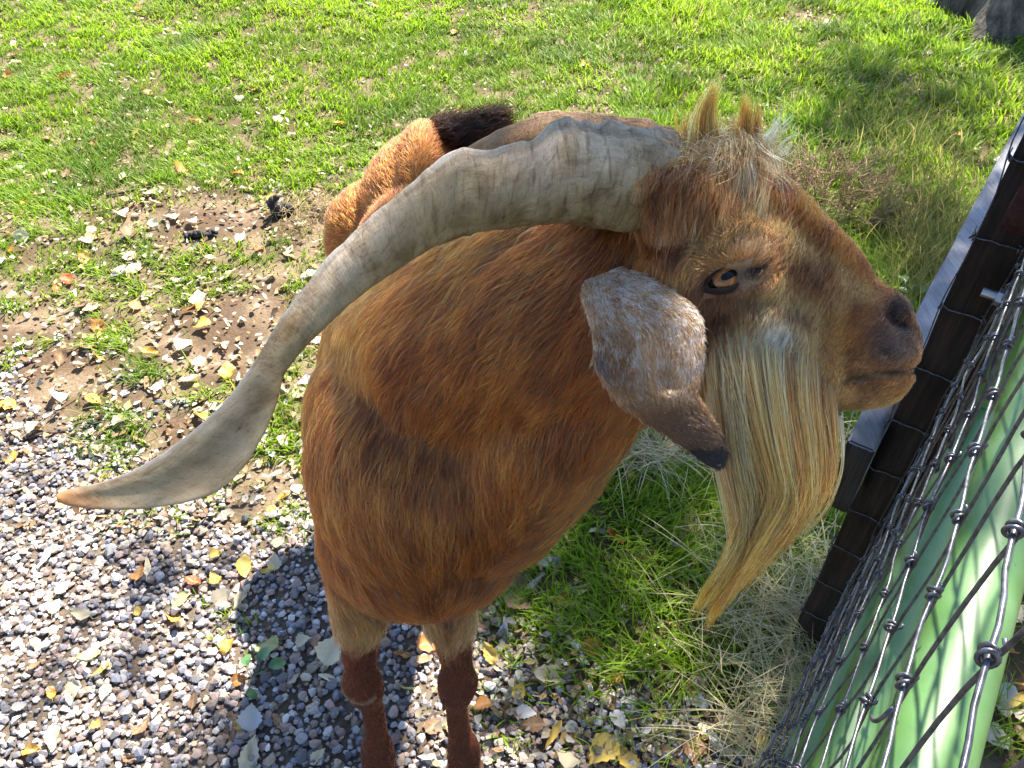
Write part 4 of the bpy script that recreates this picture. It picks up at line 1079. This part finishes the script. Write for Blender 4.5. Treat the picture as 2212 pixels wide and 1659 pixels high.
M_LIT = mat_attr("leaf_crumbs", rough=.6, spec=.3, transl=.25, noise_amt=.2, noise_scale=150)
lt = link("leaf_litter", mesh_np("leaf_litter", Vl, Tl, M_LIT, True, cl)); tag(lt, "crumbled dry leaf litter strewn over soil and lawn", "leaf litter", kind="stuff")

# ---- twigs and charred sticks
M_TWIG = simple_mat("twig_bark", (.09, .065, .05), .8, .2); M_CHAR = simple_mat("charred_wood", (.012, .012, .014), .7, .3); M_STRAW = simple_mat("straw", (.42, .34, .17), .6, .3); M_STALK = simple_mat("green_stalk", (.16, .26, .04), .5, .3)
def twig(px, rad, mat, label, cat="twig", h=.008, nm="twig"):
    q = [G(a, b) for a, b in px]; q = np.array([(a[0], a[1], float(gheight(a[0], a[1]))+h) for a in q])
    s_ = spline(q, 14); s_ += rng.normal(0, rad*.5, s_.shape)*np.array([1, 1, .4])
    V_, F_ = tube_np(s_, np.linspace(rad, rad*.6, 14)*(1+.2*rng.normal(0, 1, 14)), 7)
    o = link(nm, pyd(nm, V_, F_, mat)); tag(o, label, cat); return o
twig([(402,518),(430,516),(468,512)], .013, M_CHAR, "short charred black stick on the bare soil patch", h=.012)
twig([(905,1640),(918,1590),(938,1540)], .005, M_TWIG, "thin grey twig on the gravel between the front legs")
twig([(1330,1530),(1420,1512),(1500,1482)], .003, M_STALK, "single bright green stalk lying across the shaded grass", "stalk", nm="plant_stalk")
twig([(1180,1300),(1260,1270),(1345,1240)], .004, M_STRAW, "pale straw stem beside the gravel under the neck", "straw", nm="straw_stem")
twig([(20,945),(80,938),(140,930)], .006, M_TWIG, "brown twig on gravel at the end of the horn tip")
twig([(230,430),(290,418),(350,405)], .006, M_TWIG, "grey twig at the edge of the bare soil patch")
twig([(2060,110),(2090,160),(2125,215)], .005, M_TWIG, "dark thin twig on the lawn below the tree trunk", h=.02)
# charred stump-like clod
bmc = bmesh.new()
for du, dv, hh, rr in ((0, 0, .015, .030), (14, 8, .012, .026), (-8, -14, .040, .020), (-4, -32, .062, .014), (6, -46, .080, .010), (18, -6, .022, .02)):
    q = G(604+du*.4, 462); bmesh.ops.create_icosphere(bmc, subdivisions=2, radius=rr, matrix=Matrix.Translation((q[0]+du*.0012, q[1]+dv*.0006, hh)))
for v_ in bmc.verts: v_.co += v_.normal*float(.010*(vnoise(np.array([v_.co[:]]), 60)[0]-.5)) if v_.normal.length else Vector()
mc = bpy.data.meshes.new("charred_clod"); bmc.to_mesh(mc); bmc.free(); mc.materials.append(M_CHAR)
oc = link("charred_stub", mc); tag(oc, "small charred black stub standing at the lawn edge", "stub")
# dried weed bush behind the goat's nose
def weed(name, cu, cv, n, hmax, spread, mat, label, sub=3, rad=.0011):
    q = G(cu, cv); Vs, Fs = [], []; o0 = 0
    for i in range(n):
        a = rng.random()*6.28; r0 = rng.random()**.6*spread; b0_ = np.array([q[0]+cos(a)*r0, q[1]+sin(a)*r0, -.002])
        hh = hmax*rng.uniform(.4, 1); ln = rng.uniform(.1, .9)
        a2 = a+rng.normal(0, .8); tip = b0_+np.array([cos(a2)*hh*ln, sin(a2)*hh*ln, hh*(1-.4*ln)])
        mid = (b0_+tip)/2+np.array([0, 0, .15*hh])+rng.normal(0, .012, 3)
        s_ = spline([b0_, mid, tip], 7)
        V_, F_ = tube_np(s_, np.linspace(rad, rad*.5, 7), 4); Vs.append(V_); Fs += [tuple(o0+i_ for i_ in f) for f in F_]; o0 += len(V_)
        for _ in range(sub):
            t = rng.integers(2, 6); d_ = rng.normal(0, 1, 3); d_[2] = abs(d_[2])*.6; d_ /= np.linalg.norm(d_)
            V_, F_ = tube_np([s_[t], s_[t]+d_*.02+rng.normal(0, .004, 3), s_[t]+d_*.045+rng.normal(0, .006, 3)], [rad*.7, rad*.6, rad*.4], 3); Vs.append(V_); Fs += [tuple(o0+i_ for i_ in f) for f in F_]; o0 += len(V_)
    o = link(name, pyd(name, np.concatenate(Vs), Fs, mat)); tag(o, label, "weed"); return o
M_DRY = simple_mat("dried_stems", (.24, .155, .09), .7, .2)
weed("dried_weed", 1790, 440, 330, .19, .22, M_DRY, "dried brown wiry weed bush on the lawn behind the goat's nose", rad=.0015)
weed("dried_weed", 660, 470, 60, .07, .12, simple_mat("dried_pale_stems", (.45, .33, .17), .7, .2), "pale dried weed tuft on soil beside the charred stub")
# broad-leaved weeds
def broad_weed(cu, cv, n, sz, label):
    q = G(cu, cv); root = empty("broadleaf_weed", (q[0], q[1], 0)); tag(root, label, "weed", None)
    for i in range(n):
        a = i*2.4+rng.normal(0, .3); rr = rng.uniform(.01, .055); s_ = sz*rng.uniform(.6, 1.1)
        V_ = []; F_ = []
        for ti in range(6):
            t = ti/5; w = .42*sin(pi*min(1, t*.93+.07))**.7
            for s in (-1, -.5, 0, .5, 1): V_.append((s*w, t, .12*s*s*(1-t)-.25*t*t+.1*sin(3*t)))
        for ti in range(5):
            for j in range(4): a0 = ti*5+j; F_.append((a0, a0+1, a0+6, a0+5))
        st, sf = tube_np([(0, -rr/s_, -.55*rng.uniform(.5, 1.2)), (0, -.3*rr/s_, -.15), (0, .02, 0)], .03, 4)
        b0_ = len(V_); V_ = np.concatenate([np.array(V_), st]); F_ = F_+[tuple(b0_+k for k in f) for f in sf]
        me = pyd("weed_leaf", V_*s_, F_, M_WEED)
        o = link("leaf", me, root); o.location = (cos(a)*rr, sin(a)*rr, .02+.5*s_*rng.uniform(.6, 1.2)); o.rotation_euler = (rng.normal(.1, .3), rng.normal(0, .25), a-pi/2)
M_WEED = mat_attr("weed_leaf", rough=.45, spec=.4, transl=.3)
def weedm():
    m, n, l, b = mat_new("weed_green"); tc = N(n, "ShaderNodeTexCoord"); no_ = N(n, "ShaderNodeTexNoise"); no_.inputs["Scale"].default_value = 60; l.new(tc.outputs["Object"], no_.inputs["Vector"])
    r = ramp(n, [(.3, (.035, .10, .03)), (.7, (.10, .20, .06))]); l.new(no_.outputs["Fac"], r.inputs[0]); l.new(r.outputs[0], b.inputs["Base Color"]); b.inputs["Roughness"].default_value = .4
    return m
M_WEED = weedm()
broad_weed(548, 1478, 4, .032, "small two-lobed green weed alone on the gravel")
broad_weed(1255, 1005, 9, .036, "broad-leaved green weed in the grass under the ear tip")
broad_weed(1860, 1470, 8, .040, "dark broad-leaved weed in the hay at the post foot")
broad_weed(1960, 655, 9, .045, "pale broad-leaved weed on the lawn beside the rail")
broad_weed(1640, 1480, 8, .035, "broad-leaved weed among hay below the beard tip")
broad_weed(2160, 1240, 7, .035, "green weed sprouting beyond the wire fence")
# ================================================================== FENCE
FA = radians(35.0)
FU = np.array([sin(FA), cos(FA), 0.]); FW = np.array([cos(FA), -sin(FA), 0.])     # along the fence, across it (away from the goat)
def Fp(t, p, h): return FU*t+FW*p+np.array([0, 0, h])
RF = Matrix((Vector(FW), Vector(FU), Vector((0, 0, 1)))).transposed().to_4x4()     # x across, y along, z up
def wood_mat(name, c0, c1, c2, axis='Z', rough=.8, bump=.7, sc=1.0):
    m, n, l, b = mat_new(name)
    tc = N(n, "ShaderNodeTexCoord"); mp = N(n, "ShaderNodeMapping")
    mp.inputs["Scale"].default_value = {'Z': (1, 1, .06), 'Y': (1, .05, 1)}[axis]; l.new(tc.outputs["Object"], mp.inputs[0])
    n1 = N(n, "ShaderNodeTexNoise"); n1.inputs["Scale"].default_value = 170*sc; n1.inputs["Detail"].default_value = 7; n1.inputs["Roughness"].default_value = .65; n1.inputs["Distortion"].default_value = .4; l.new(mp.outputs[0], n1.inputs["Vector"])
    n2 = N(n, "ShaderNodeTexNoise"); n2.inputs["Scale"].default_value = 14; n2.inputs["Detail"].default_value = 4; l.new(tc.outputs["Object"], n2.inputs["Vector"])
    r = ramp(n, [(.28, c0), (.5, c1), (.75, c2)]); l.new(n1.outputs["Fac"], r.inputs[0])
    r2 = ramp(n, [(.3, (.55, .55, .55)), (.65, (1.1, 1.1, 1.1))]); l.new(n2.outputs["Fac"], r2.inputs[0])
    mx = N(n, "ShaderNodeMix", data_type='RGBA', blend_type='MULTIPLY'); mx.inputs[0].default_value = .8; l.new(r.outputs[0], mx.inputs[6]); l.new(r2.outputs[0], mx.inputs[7])
    l.new(mx.outputs[2], b.inputs["Base Color"]); b.inputs["Roughness"].default_value = rough; b.inputs["Specular IOR Level"].default_value = .25
    bp = N(n, "ShaderNodeBump"); bp.inputs["Strength"].default_value = bump; bp.inputs["Distance"].default_value = .003; l.new(n1.outputs["Fac"], bp.inputs["Height"]); l.new(bp.outputs[0], b.inputs["Normal"])
    return m
M_POST = wood_mat("post_wood_dark", (.008, .006, .005), (.022, .015, .011), (.050, .033, .022), bump=1.0)
M_RAIL = wood_mat("rail_wood_grey", (.14, .135, .145), (.22, .215, .23), (.28, .275, .29), 'Y', bump=.5, sc=1.4)
M_RED = wood_mat("red_brown_wood", (.02, .006, .006), (.045, .013, .012), (.08, .028, .024), 'Y')
fence = empty("fence", tuple(Fp(.97, .035, 0))); tag(fence, "woven wire fence on dark square posts with a grey wooden rail", "fence")
FI = fence.matrix_basis.copy(); FI = Matrix.Translation(-Vector(Fp(.97, .035, 0)))
def fobj(name, me, parent=None):
    me.transform(FI); return link(name, me, fence if parent is None else parent)
def rough_box(lo, hi, cuts=(3, 3, 14), bev=.004, amp=.002, seed=0.0):
    b = bmesh.new(); box_bm(b, lo, hi)
    bmesh.ops.bevel(b, geom=b.edges[:], offset=bev, segments=2, affect='EDGES')
    for ax, c in enumerate(cuts):
        for i in range(1, c):
            co_ = [0, 0, 0]; co_[ax] = lo[ax]+(hi[ax]-lo[ax])*i/c; nn_ = [0, 0, 0]; nn_[ax] = 1
            bmesh.ops.bisect_plane(b, geom=b.verts[:]+b.edges[:]+b.faces[:], plane_co=co_, plane_no=nn_)
    q = np.array([v.co[:] for v in b.verts]); d = np.stack([vnoise(q+seed+k*13, 22)-.5 for k in range(3)], 1)*2*amp+np.stack([vnoise(q*np.array([1, 1, .15])+seed+k*17, 120)-.5 for k in range(3)], 1)*amp*.8
    for v, dd in zip(b.verts, d): v.co += Vector(dd)
    me = bpy.data.meshes.new("t"); b.to_mesh(me); b.free()
    for p_ in me.polygons: p_.use_smooth = True
    return me
def post(t0, p0, w, top, name="post"):
    me = rough_box((p0, t0, -.15), (p0+w, t0+.09, top), (4, 4, 30), .006, .0035, seed=t0); me.name = name; me.transform(RF); me.materials.append(M_POST); return fobj(name, me)
post(.970, -.0155, .100, 1.32)
post(3.30, -.0155, .100, 1.32)
post(-1.30, -.0155+.03, .100, 1.32)
me = rough_box((-.0540, .905, .49), (-.0160, 3.36, .63), (3, 40, 5), .003, .0012, seed=4.); me.name = "rail"; me.transform(RF); me.materials.append(M_RAIL)
me.materials.append(wood_mat("rail_end_grain", (.010, .008, .007), (.03, .024, .02), (.06, .05, .04)))
for p_ in me.polygons:
    if (p_.normal @ Vector(FU)) < -.75: p_.material_index = 1
rail = fobj("rail", me); rail["label"] = "weathered grey board rail nailed to the goat's side of the post"
me = rough_box((.004, .925, .985), (.075, .9695, 1.07), (4, 3, 4), .005, .002, seed=9.); me.name = "block"; me.transform(RF); me.materials.append(M_RED)
fobj("wooden_block", me)["label"] = "small red-brown block fixed to the post face"
# bolt through the block bracket
M_STEEL = simple_mat("galvanised_steel", (.42, .43, .46), .38, .5, metal=.85)
bb = bmesh.new()
for r_, x0, x1, sg in ((.0055, .016, .060, 16), (.0105, .032, .041, 6), (.0125, .041, .0435, 20)):
    bmesh.ops.create_cone(bb, cap_ends=True, segments=sg, radius1=r_, radius2=r_, depth=x1-x0, matrix=Matrix.Translation(((x0+x1)/2, .930, .905))@Matrix.Rotation(pi/2, 4, 'Y'))
box_bm(bb, (.0436, .918, .88), (.060, .9695, .93))
me = bpy.data.meshes.new("bolt"); bb.to_mesh(me); bb.free(); me.transform(RF); me.materials.append(M_STEEL); fobj("bolt", me)
# nails in the rail
for t_ in (1.0, 1.03):
    b = bmesh.new(); bmesh.ops.create_cone(b, cap_ends=True, segments=10, radius1=.004, radius2=.004, depth=.003, matrix=Matrix.Translation((-.055, t_, .58))@Matrix.Rotation(pi/2, 4, 'Y'))
    me = bpy.data.meshes.new("nail"); b.to_mesh(me); b.free(); me.transform(RF); me.materials.append(M_STEEL); fobj("nail", me)

# ---- woven mesh
def wire_mat():
    m, n, l, b = mat_new("fence_wire")
    tc = N(n, "ShaderNodeTexCoord"); no_ = N(n, "ShaderNodeTexNoise"); no_.inputs["Scale"].default_value = 260; no_.inputs["Detail"].default_value = 4; l.new(tc.outputs["Object"], no_.inputs["Vector"])
    r = ramp(n, [(.3, (.045, .045, .052)), (.6, (.13, .13, .15))]); l.new(no_.outputs["Fac"], r.inputs[0]); l.new(r.outputs[0], b.inputs["Base Color"])
    b.inputs["Metallic"].default_value = .65; b.inputs["Roughness"].default_value = .36; b.inputs["Specular IOR Level"].default_value = .5
    return m
M_WIRE = wire_mat()
WR = .00095
T_END = .966
def p_of(t, h):
    """the slack mesh bellies in and out between the posts"""
    base = np.interp(t, [-1.3, -.2, .18, .40, .70, .88, .96], [.062, .050, .045, .036, .031, .035, .040])
    lo = sstep(.95, .3, h)
    q = np.stack([np.asarray(t, float)*1.0, np.asarray(h, float)*1.0, np.zeros(np.shape(t))], -1)
    return base+.012*(vnoise(q, 5.0)-.5)*(.5+lo)+.005*(vnoise(q+30, 17.0)-.5)
hs = [1.155+.1016*2-.1016*k for k in range(13)]
stay_t = [.925-.0508*k for k in range(27)]
zig = lambda t: 0
def line_pts(h, t0=-1.25):
    ts = np.concatenate([np.arange(t0, .90, .0127), [.90, .915, .93, .945, .955]])
    hh = h+.006*(vnoise(np.stack([ts, np.full(len(ts), h*3), ts*0], -1), 7.0)-.5)*2
    # crimp between the knots
    hh = hh+.0022*np.sin((ts-.925)/.0508*2*pi)
    pp = p_of(ts, hh)
    pts = [Fp(a, b, c) for a, b, c in zip(ts, pp, hh)]
    # round the post face to its left edge
    pe = pp[-1]
    for a in (.963,): pts.append(Fp(a, pe-.004, hh[-1]))
    for q in np.linspace(pe-.010, -.0165, 6): pts.append(Fp(.9655, q, hh[-1]+.001*rng.normal()))
    pts.append(Fp(.972, -.0195, hh[-1])); pts.append(Fp(.985, -.0190, hh[-1]+.003))
    return np.array(pts), ts, pp, hh
cam_p = np.array([0, 0, CAM_H])
lines = []
for h in hs:
    pts, ts, pp, hh = line_pts(h)
    lines.append((ts, pp, hh))
    V_, F_ = tube_np(pts, WR*(1.15 if h > 1.3 else 1), 8)
    fobj("line_wire", pyd("line_wire", V_, F_, M_WIRE))
def stay_xy(t, h):
    j = .0025*(vnoise(np.stack([np.full(np.shape(h), t*4), np.asarray(h, float), np.zeros(np.shape(h))], -1), 9.0)-.5)*2
    return t+j*2, p_of(np.full(np.shape(h), t), h)+.0020
for t in stay_t:
    hz = np.linspace(hs[-1]-.01, hs[0]+.005, 60)
    tt, pp = stay_xy(t, hz)
    V_, F_ = tube_np(np.array([Fp(a, b, c) for a, b, c in zip(tt, pp, hz)]), WR*.92, 8)
    fobj("stay_wire", pyd("stay_wire", V_, F_, M_WIRE))
face_p = (.0335, -.0175)
for p_ in face_p:
    hz = np.linspace(hs[-1], hs[0], 60)
    w_ = .0045*(vnoise(np.stack([hz, hz*0+p_*90, hz*0], -1), 14.0)-.5)*2
    V_, F_ = tube_np(np.array([Fp(.9640-.0015*k % .003, p_+b, c) for k, (b, c) in enumerate(zip(w_, hz))]), WR*.92, 8)
    fobj("stay_wire", pyd("stay_wire", V_, F_, M_WIRE))
# knots: two coils clasping each crossing
def torus(R0, r0, cx, tilt, n=14, m=7):
    V_, F_ = [], []
    for i in range(n):
        a = i*2*pi/n
        for j in range(m):
            b_ = j*2*pi/m; rr = R0+r0*cos(b_)
            V_.append((rr*cos(a), cx+r0*sin(b_)+tilt*rr*cos(a), rr*sin(a)*1.15))
    for i in range(n):
        for j in range(m): F_.append((i*m+j, ((i+1) % n)*m+j, ((i+1) % n)*m+(j+1) % m, i*m+(j+1) % m))
    return V_, F_
V1, F1 = torus(.0036, .00125, -.0015, .25); V2_, F2_ = torus(.0034, .00125, .0022, -.2)
V3, F3 = tube_np([(.002, -.001, .003), (.004, .002, .006), (.0025, .004, .0085)], .0012, 6)
Vk = V1+V2_+[tuple(x) for x in V3]; Fk = F1+[tuple(i+len(V1) for i in f) for f in F2_]+[tuple(i+len(V1)+len(V2_) for i in f) for f in F3]
knot_me = pyd("wire_knot", Vk, Fk, M_WIRE); knot_me.transform(RF)
nk = 0
F0 = Vector(Fp(.97, .035, 0))
for (ts, pp, hh), h in zip(lines, hs):
    for t in list(stay_t)+["a", "b"]:
        if t == "a": q = Fp(.9640, face_p[0], hh[-1])
        elif t == "b": q = Fp(.9640, face_p[1], hh[-1])
        else:
            hc = np.interp(t, ts, hh); q = Fp(t, float(np.interp(t, ts, pp)), float(hc))
        uu, vv, zz = proj(q)
        if zz < .03 or not (-60 < uu < 2290 and -60 < vv < 1720): continue
        o = link("wire_knot", knot_me, fence); o.location = Vector(q)-F0; nk += 1
        o.rotation_euler = (rng.normal(0, .25), rng.normal(0, .25), rng.normal(0, .2)+(0 if not isinstance(t, str) else pi/2))
        s_ = rng.uniform(.64, .80); o.scale = (s_, s_, s_)
print("knots", nk)
# loose end coiled back on the wire
ang = np.linspace(0, 4.2, 20); c0 = Fp(.205, .044, 1.135)
pl = np.array([c0+FU*(.006*np.cos(a)+.002*a)+np.array([0, 0, 1])*(.008*np.sin(a))-FW*(.0015*a) for a in ang])
V_, F_ = tube_np(pl, WR, 7); fobj("wire_loop", pyd("wire_loop", V_, F_, M_WIRE))

# ---- old chain-link behind the mesh, by the post
M_RUST = simple_mat("rusty_wire", (.045, .032, .026), .75, .25, metal=.2)
cl_t = empty("chain_link_fence", tuple(Fp(.9, .052, 0))); tag(cl_t, "rusty dark chain-link strip standing behind the woven wire by the post", "chain-link")
for k, t0 in enumerate((.905, .872, .839, .806)):
    pts = []
    for i in range(38):
        h = .02+i*.0265
        pts.append(Fp(t0+(.018 if (i+k) % 2 else -.018)+.002*rng.normal(), .053+(.0035 if i % 2 else -.0035)+.001*rng.normal(), h))
    pts = np.array(pts); fine = []
    for a, b in zip(pts[:-1], pts[1:]):
        for f in (.08, .35, .65, .92): fine.append(a+(b-a)*f)
    V_, F_ = tube_np(np.array(fine), .0019, 7); me = pyd("link_wire", V_, F_, M_RUST); me.transform(Matrix.Translation(-Vector(Fp(.9, .052, 0)))); link("link_wire", me, cl_t)

# ================================================================== GREEN TUBE GATE behind the mesh
def green_mat():
    m, n, l, b = mat_new("green_paint")
    tc = N(n, "ShaderNodeTexCoord"); n1 = N(n, "ShaderNodeTexNoise"); n1.inputs["Scale"].default_value = 26; n1.inputs["Detail"].default_value = 7; n1.inputs["Roughness"].default_value = .6; l.new(tc.outputs["Object"], n1.inputs["Vector"])
    r = ramp(n, [(.3, (.055, .125, .026)), (.5, (.075, .165, .044)), (.72, (.11, .20, .080))]); l.new(n1.outputs["Fac"], r.inputs[0])
    n2 = N(n, "ShaderNodeTexNoise"); n2.inputs["Scale"].default_value = 300; l.new(tc.outputs["Object"], n2.inputs["Vector"])
    r2 = ramp(n, [(.66, (1, 1, 1)), (.76, (.55, .5, .35))]); l.new(n2.outputs["Fac"], r2.inputs[0])
    mx = N(n, "ShaderNodeMix", data_type='RGBA', blend_type='MULTIPLY'); mx.inputs[0].default_value = .8; l.new(r.outputs[0], mx.inputs[6]); l.new(r2.outputs[0], mx.inputs[7])
    l.new(mx.outputs[2], b.inputs["Base Color"])
    r3 = ramp(n, [(.3, (.38, .38, .38)), (.7, (.58, .58, .58))]); l.new(n1.outputs["Fac"], r3.inputs[0]); l.new(r3.outputs[0], b.inputs["Roughness"])
    b.inputs["Specular IOR Level"].default_value = .5
    return m
M_GREEN = green_mat()
gate = empty("tube_gate", tuple(Fp(0, .073, 0))); tag(gate, "pale green painted tube gate standing right behind the woven wire", "gate")
GI = Matrix.Translation(-Vector(Fp(0, .073, 0)))
for h, r_ in ((1.058, .0215), (.728, .0225), (.43, .0215), (.14, .0215)):
    q = [Fp(t, .0735+(.0008*sin(t*9)), h+.0012*sin(t*7)) for t in np.linspace(-1.15, .945, 40)]
    V_, F_ = tube_np(np.array(q), r_, 28); me = pyd("gate_rail", V_, F_, M_GREEN); me.transform(GI); link("gate_rail", me, gate)
for t in (.945, -1.15):
    q = [Fp(t, .0735, h) for h in np.linspace(.0, 1.078, 24)]
    V_, F_ = tube_np(np.array(q), .0175, 22); me = pyd("gate_upright", V_, F_, M_GREEN); me.transform(GI); link("gate_upright", me, gate)

# ================================================================== TREE (its crown shades the goat's front and the fence)
def bark_mat():
    m, n, l, b = mat_new("tree_bark")
    tc = N(n, "ShaderNodeTexCoord"); mp = N(n, "ShaderNodeMapping"); mp.inputs["Scale"].default_value = (1, 1, .14); l.new(tc.outputs["Object"], mp.inputs[0])
    n1 = N(n, "ShaderNodeTexNoise"); n1.inputs["Scale"].default_value = 26; n1.inputs["Detail"].default_value = 8; n1.inputs["Roughness"].default_value = .65; l.new(mp.outputs[0], n1.inputs["Vector"])
    r = ramp(n, [(.32, (.018, .013, .011)), (.5, (.085, .065, .05)), (.72, (.20, .165, .13))]); l.new(n1.outputs["Fac"], r.inputs[0]); l.new(r.outputs[0], b.inputs["Base Color"])
    b.inputs["Roughness"].default_value = .9
    bp = N(n, "ShaderNodeBump"); bp.inputs["Strength"].default_value = 1.0; bp.inputs["Distance"].default_value = .02; l.new(n1.outputs["Fac"], bp.inputs["Height"]); l.new(bp.outputs[0], b.inputs["Normal"])
    return m
M_BARK = bark_mat()
tree = empty("tree", (TX, TY, 0)); tag(tree, "big furrowed tree trunk standing at the edge of the lawn", "tree")
na, nh = 96, 40; V_ = []
hz = np.concatenate([np.linspace(-.1, .6, 22), np.linspace(.66, 3.4, 18)])
for h in hz:
    for j in range(na):
        a = j*2*pi/na
        r_ = .30-.03*h+.20*math.exp(-max(h, -.05)*4.2)*(.55+.45*sin(5*a+.6)+.25*sin(3*a+2))
        q = np.array([[cos(a)*.5, sin(a)*.5, h*.25]])
        r_ += .045*(vnoise(q, 11.0)[0]-.5)+.03*(vnoise(q+9, 26.0)[0]-.5)
        V_.append((cos(a)*r_+.34*max(h-.25, 0), sin(a)*r_+.26*max(h-.25, 0), h))  # unseen upper trunk leaned so its shadow falls outside the view
F_ = [(i*na+j, i*na+(j+1) % na, (i+1)*na+(j+1) % na, (i+1)*na+j) for i in range(nh-1) for j in range(na)]
link("trunk", pyd("trunk", V_, F_, M_BARK), tree)
# leaves: kept where the photograph shows shade, thin where sun comes through
SD = np.array(SUN_TRAVEL)
def shade_want(x, y):
    g = lambda cx, cy, rx, ry: np.exp(-(((x-cx)/rx)**2+((y-cy)/ry)**2))
    k = 1.0*g(.60, .70, .50, .70)+.5*g(.45, .35, .35, .5)+.25*g(-.32, -.22, .30, .30)+1.1*g(.10, -.14, .26, .26)+.34*g(-.95, .45, .6, .45)+.8*g(.7, -1.2, 1.4, .7)+.35*g(1.3, 1.6, .6, .6)+.28*g(1.7, 2.6, .9, .7)+.30*g(1.6, 3.5, .6, .35)
    k = k*(1-np.clip(1.3*g(-.02, -.62, .30, .28), 0, 1))*(1-g(-.45, .85, .28, .28))
    return np.clip(k, .0, 1)
# leaf clusters sit up-sun of the shade seen on the ground; limbs reach out to them
ncl = 2600
cx = rng.uniform(-1.8, 3.0, 4200); cy = rng.uniform(-1.8, 4.0, 4200)
pr = shade_want(cx, cy)*np.clip((vn2(cx, cy, 4.5, 31.0)-.30)*3.0, .0, 1.3)
pr = np.maximum(pr, .95*np.exp(-(((cx+.08)/.20)**2+((cy+.20)/.16)**2)))
ok_ = np.where(rng.random(len(cx)) < pr)[0][:ncl]
hc = rng.uniform(4.0, 7.2, len(ok_))
lc = np.stack([cx[ok_]-TX, cy[ok_]-TY, np.zeros(len(ok_))], 1)-np.outer(hc, SD/(-SD[2]))
top = np.array([.34*3.0, .26*3.0, 3.2])
near_t = np.linalg.norm((lc-top)[:, :2], axis=1) < 3.6
lc = lc[near_t]
for k in range(14):
    tgt = lc[rng.integers(0, len(lc))]
    mid1 = top+(tgt-top)*.33+np.array([0, 0, .45]); mid2 = top+(tgt-top)*.7+np.array([0, 0, .3])
    s_ = spline([top-np.array([.15, .12, .5]), mid1, mid2, tgt], 16); s_[2:] += rng.normal(0, .04, (14, 3))
    Vb, Fb = tube_np(s_, np.linspace(.10, .010, 16), 9); link("branch", pyd("branch", Vb, Fb, M_BARK), tree)
per = 18
lp = (lc[:, None, :]+rng.normal(0, .10, (len(lc), per, 3))).reshape(-1, 3); nl = len(lp)
az = rng.random(nl)*6.28; s_ = rng.uniform(.045, .085, nl)
e1 = np.stack([np.cos(az), np.sin(az), rng.normal(-.3, .4, nl)], 1); e2 = np.stack([-np.sin(az), np.cos(az), rng.normal(0, .5, nl)], 1)
sh_ = [(-.5, 0, 0), (-.2, .34, .05), (.2, .28, .05), (.55, 0, -.08), (.2, -.28, .05), (-.2, -.34, .05)]
Vl = np.stack([lp+e1*(a*s_)[:, None]+e2*(b*s_)[:, None]+np.array([0, 0, 1])*(c*s_)[:, None] for a, b, c in sh_], 1).reshape(-1, 3)
b0 = np.arange(nl)*6; Tl = np.concatenate([np.stack([b0, b0+1, b0+5], 1), np.stack([b0+1, b0+2, b0+5], 1), np.stack([b0+2, b0+4, b0+5], 1), np.stack([b0+2, b0+3, b0+4], 1)])
cl = np.repeat(lerp(np.tile(col3(.10, .17, .03), (nl, 1)), col3(.42, .32, .05), rng.random(nl)**2), 6, 0)
M_CROWN = mat_attr("crown_leaf", rough=.5, spec=.4, transl=.35)
cr = link("crown", mesh_np("crown", Vl, Tl, M_CROWN, True, cl), tree); cr["kind"] = "stuff"
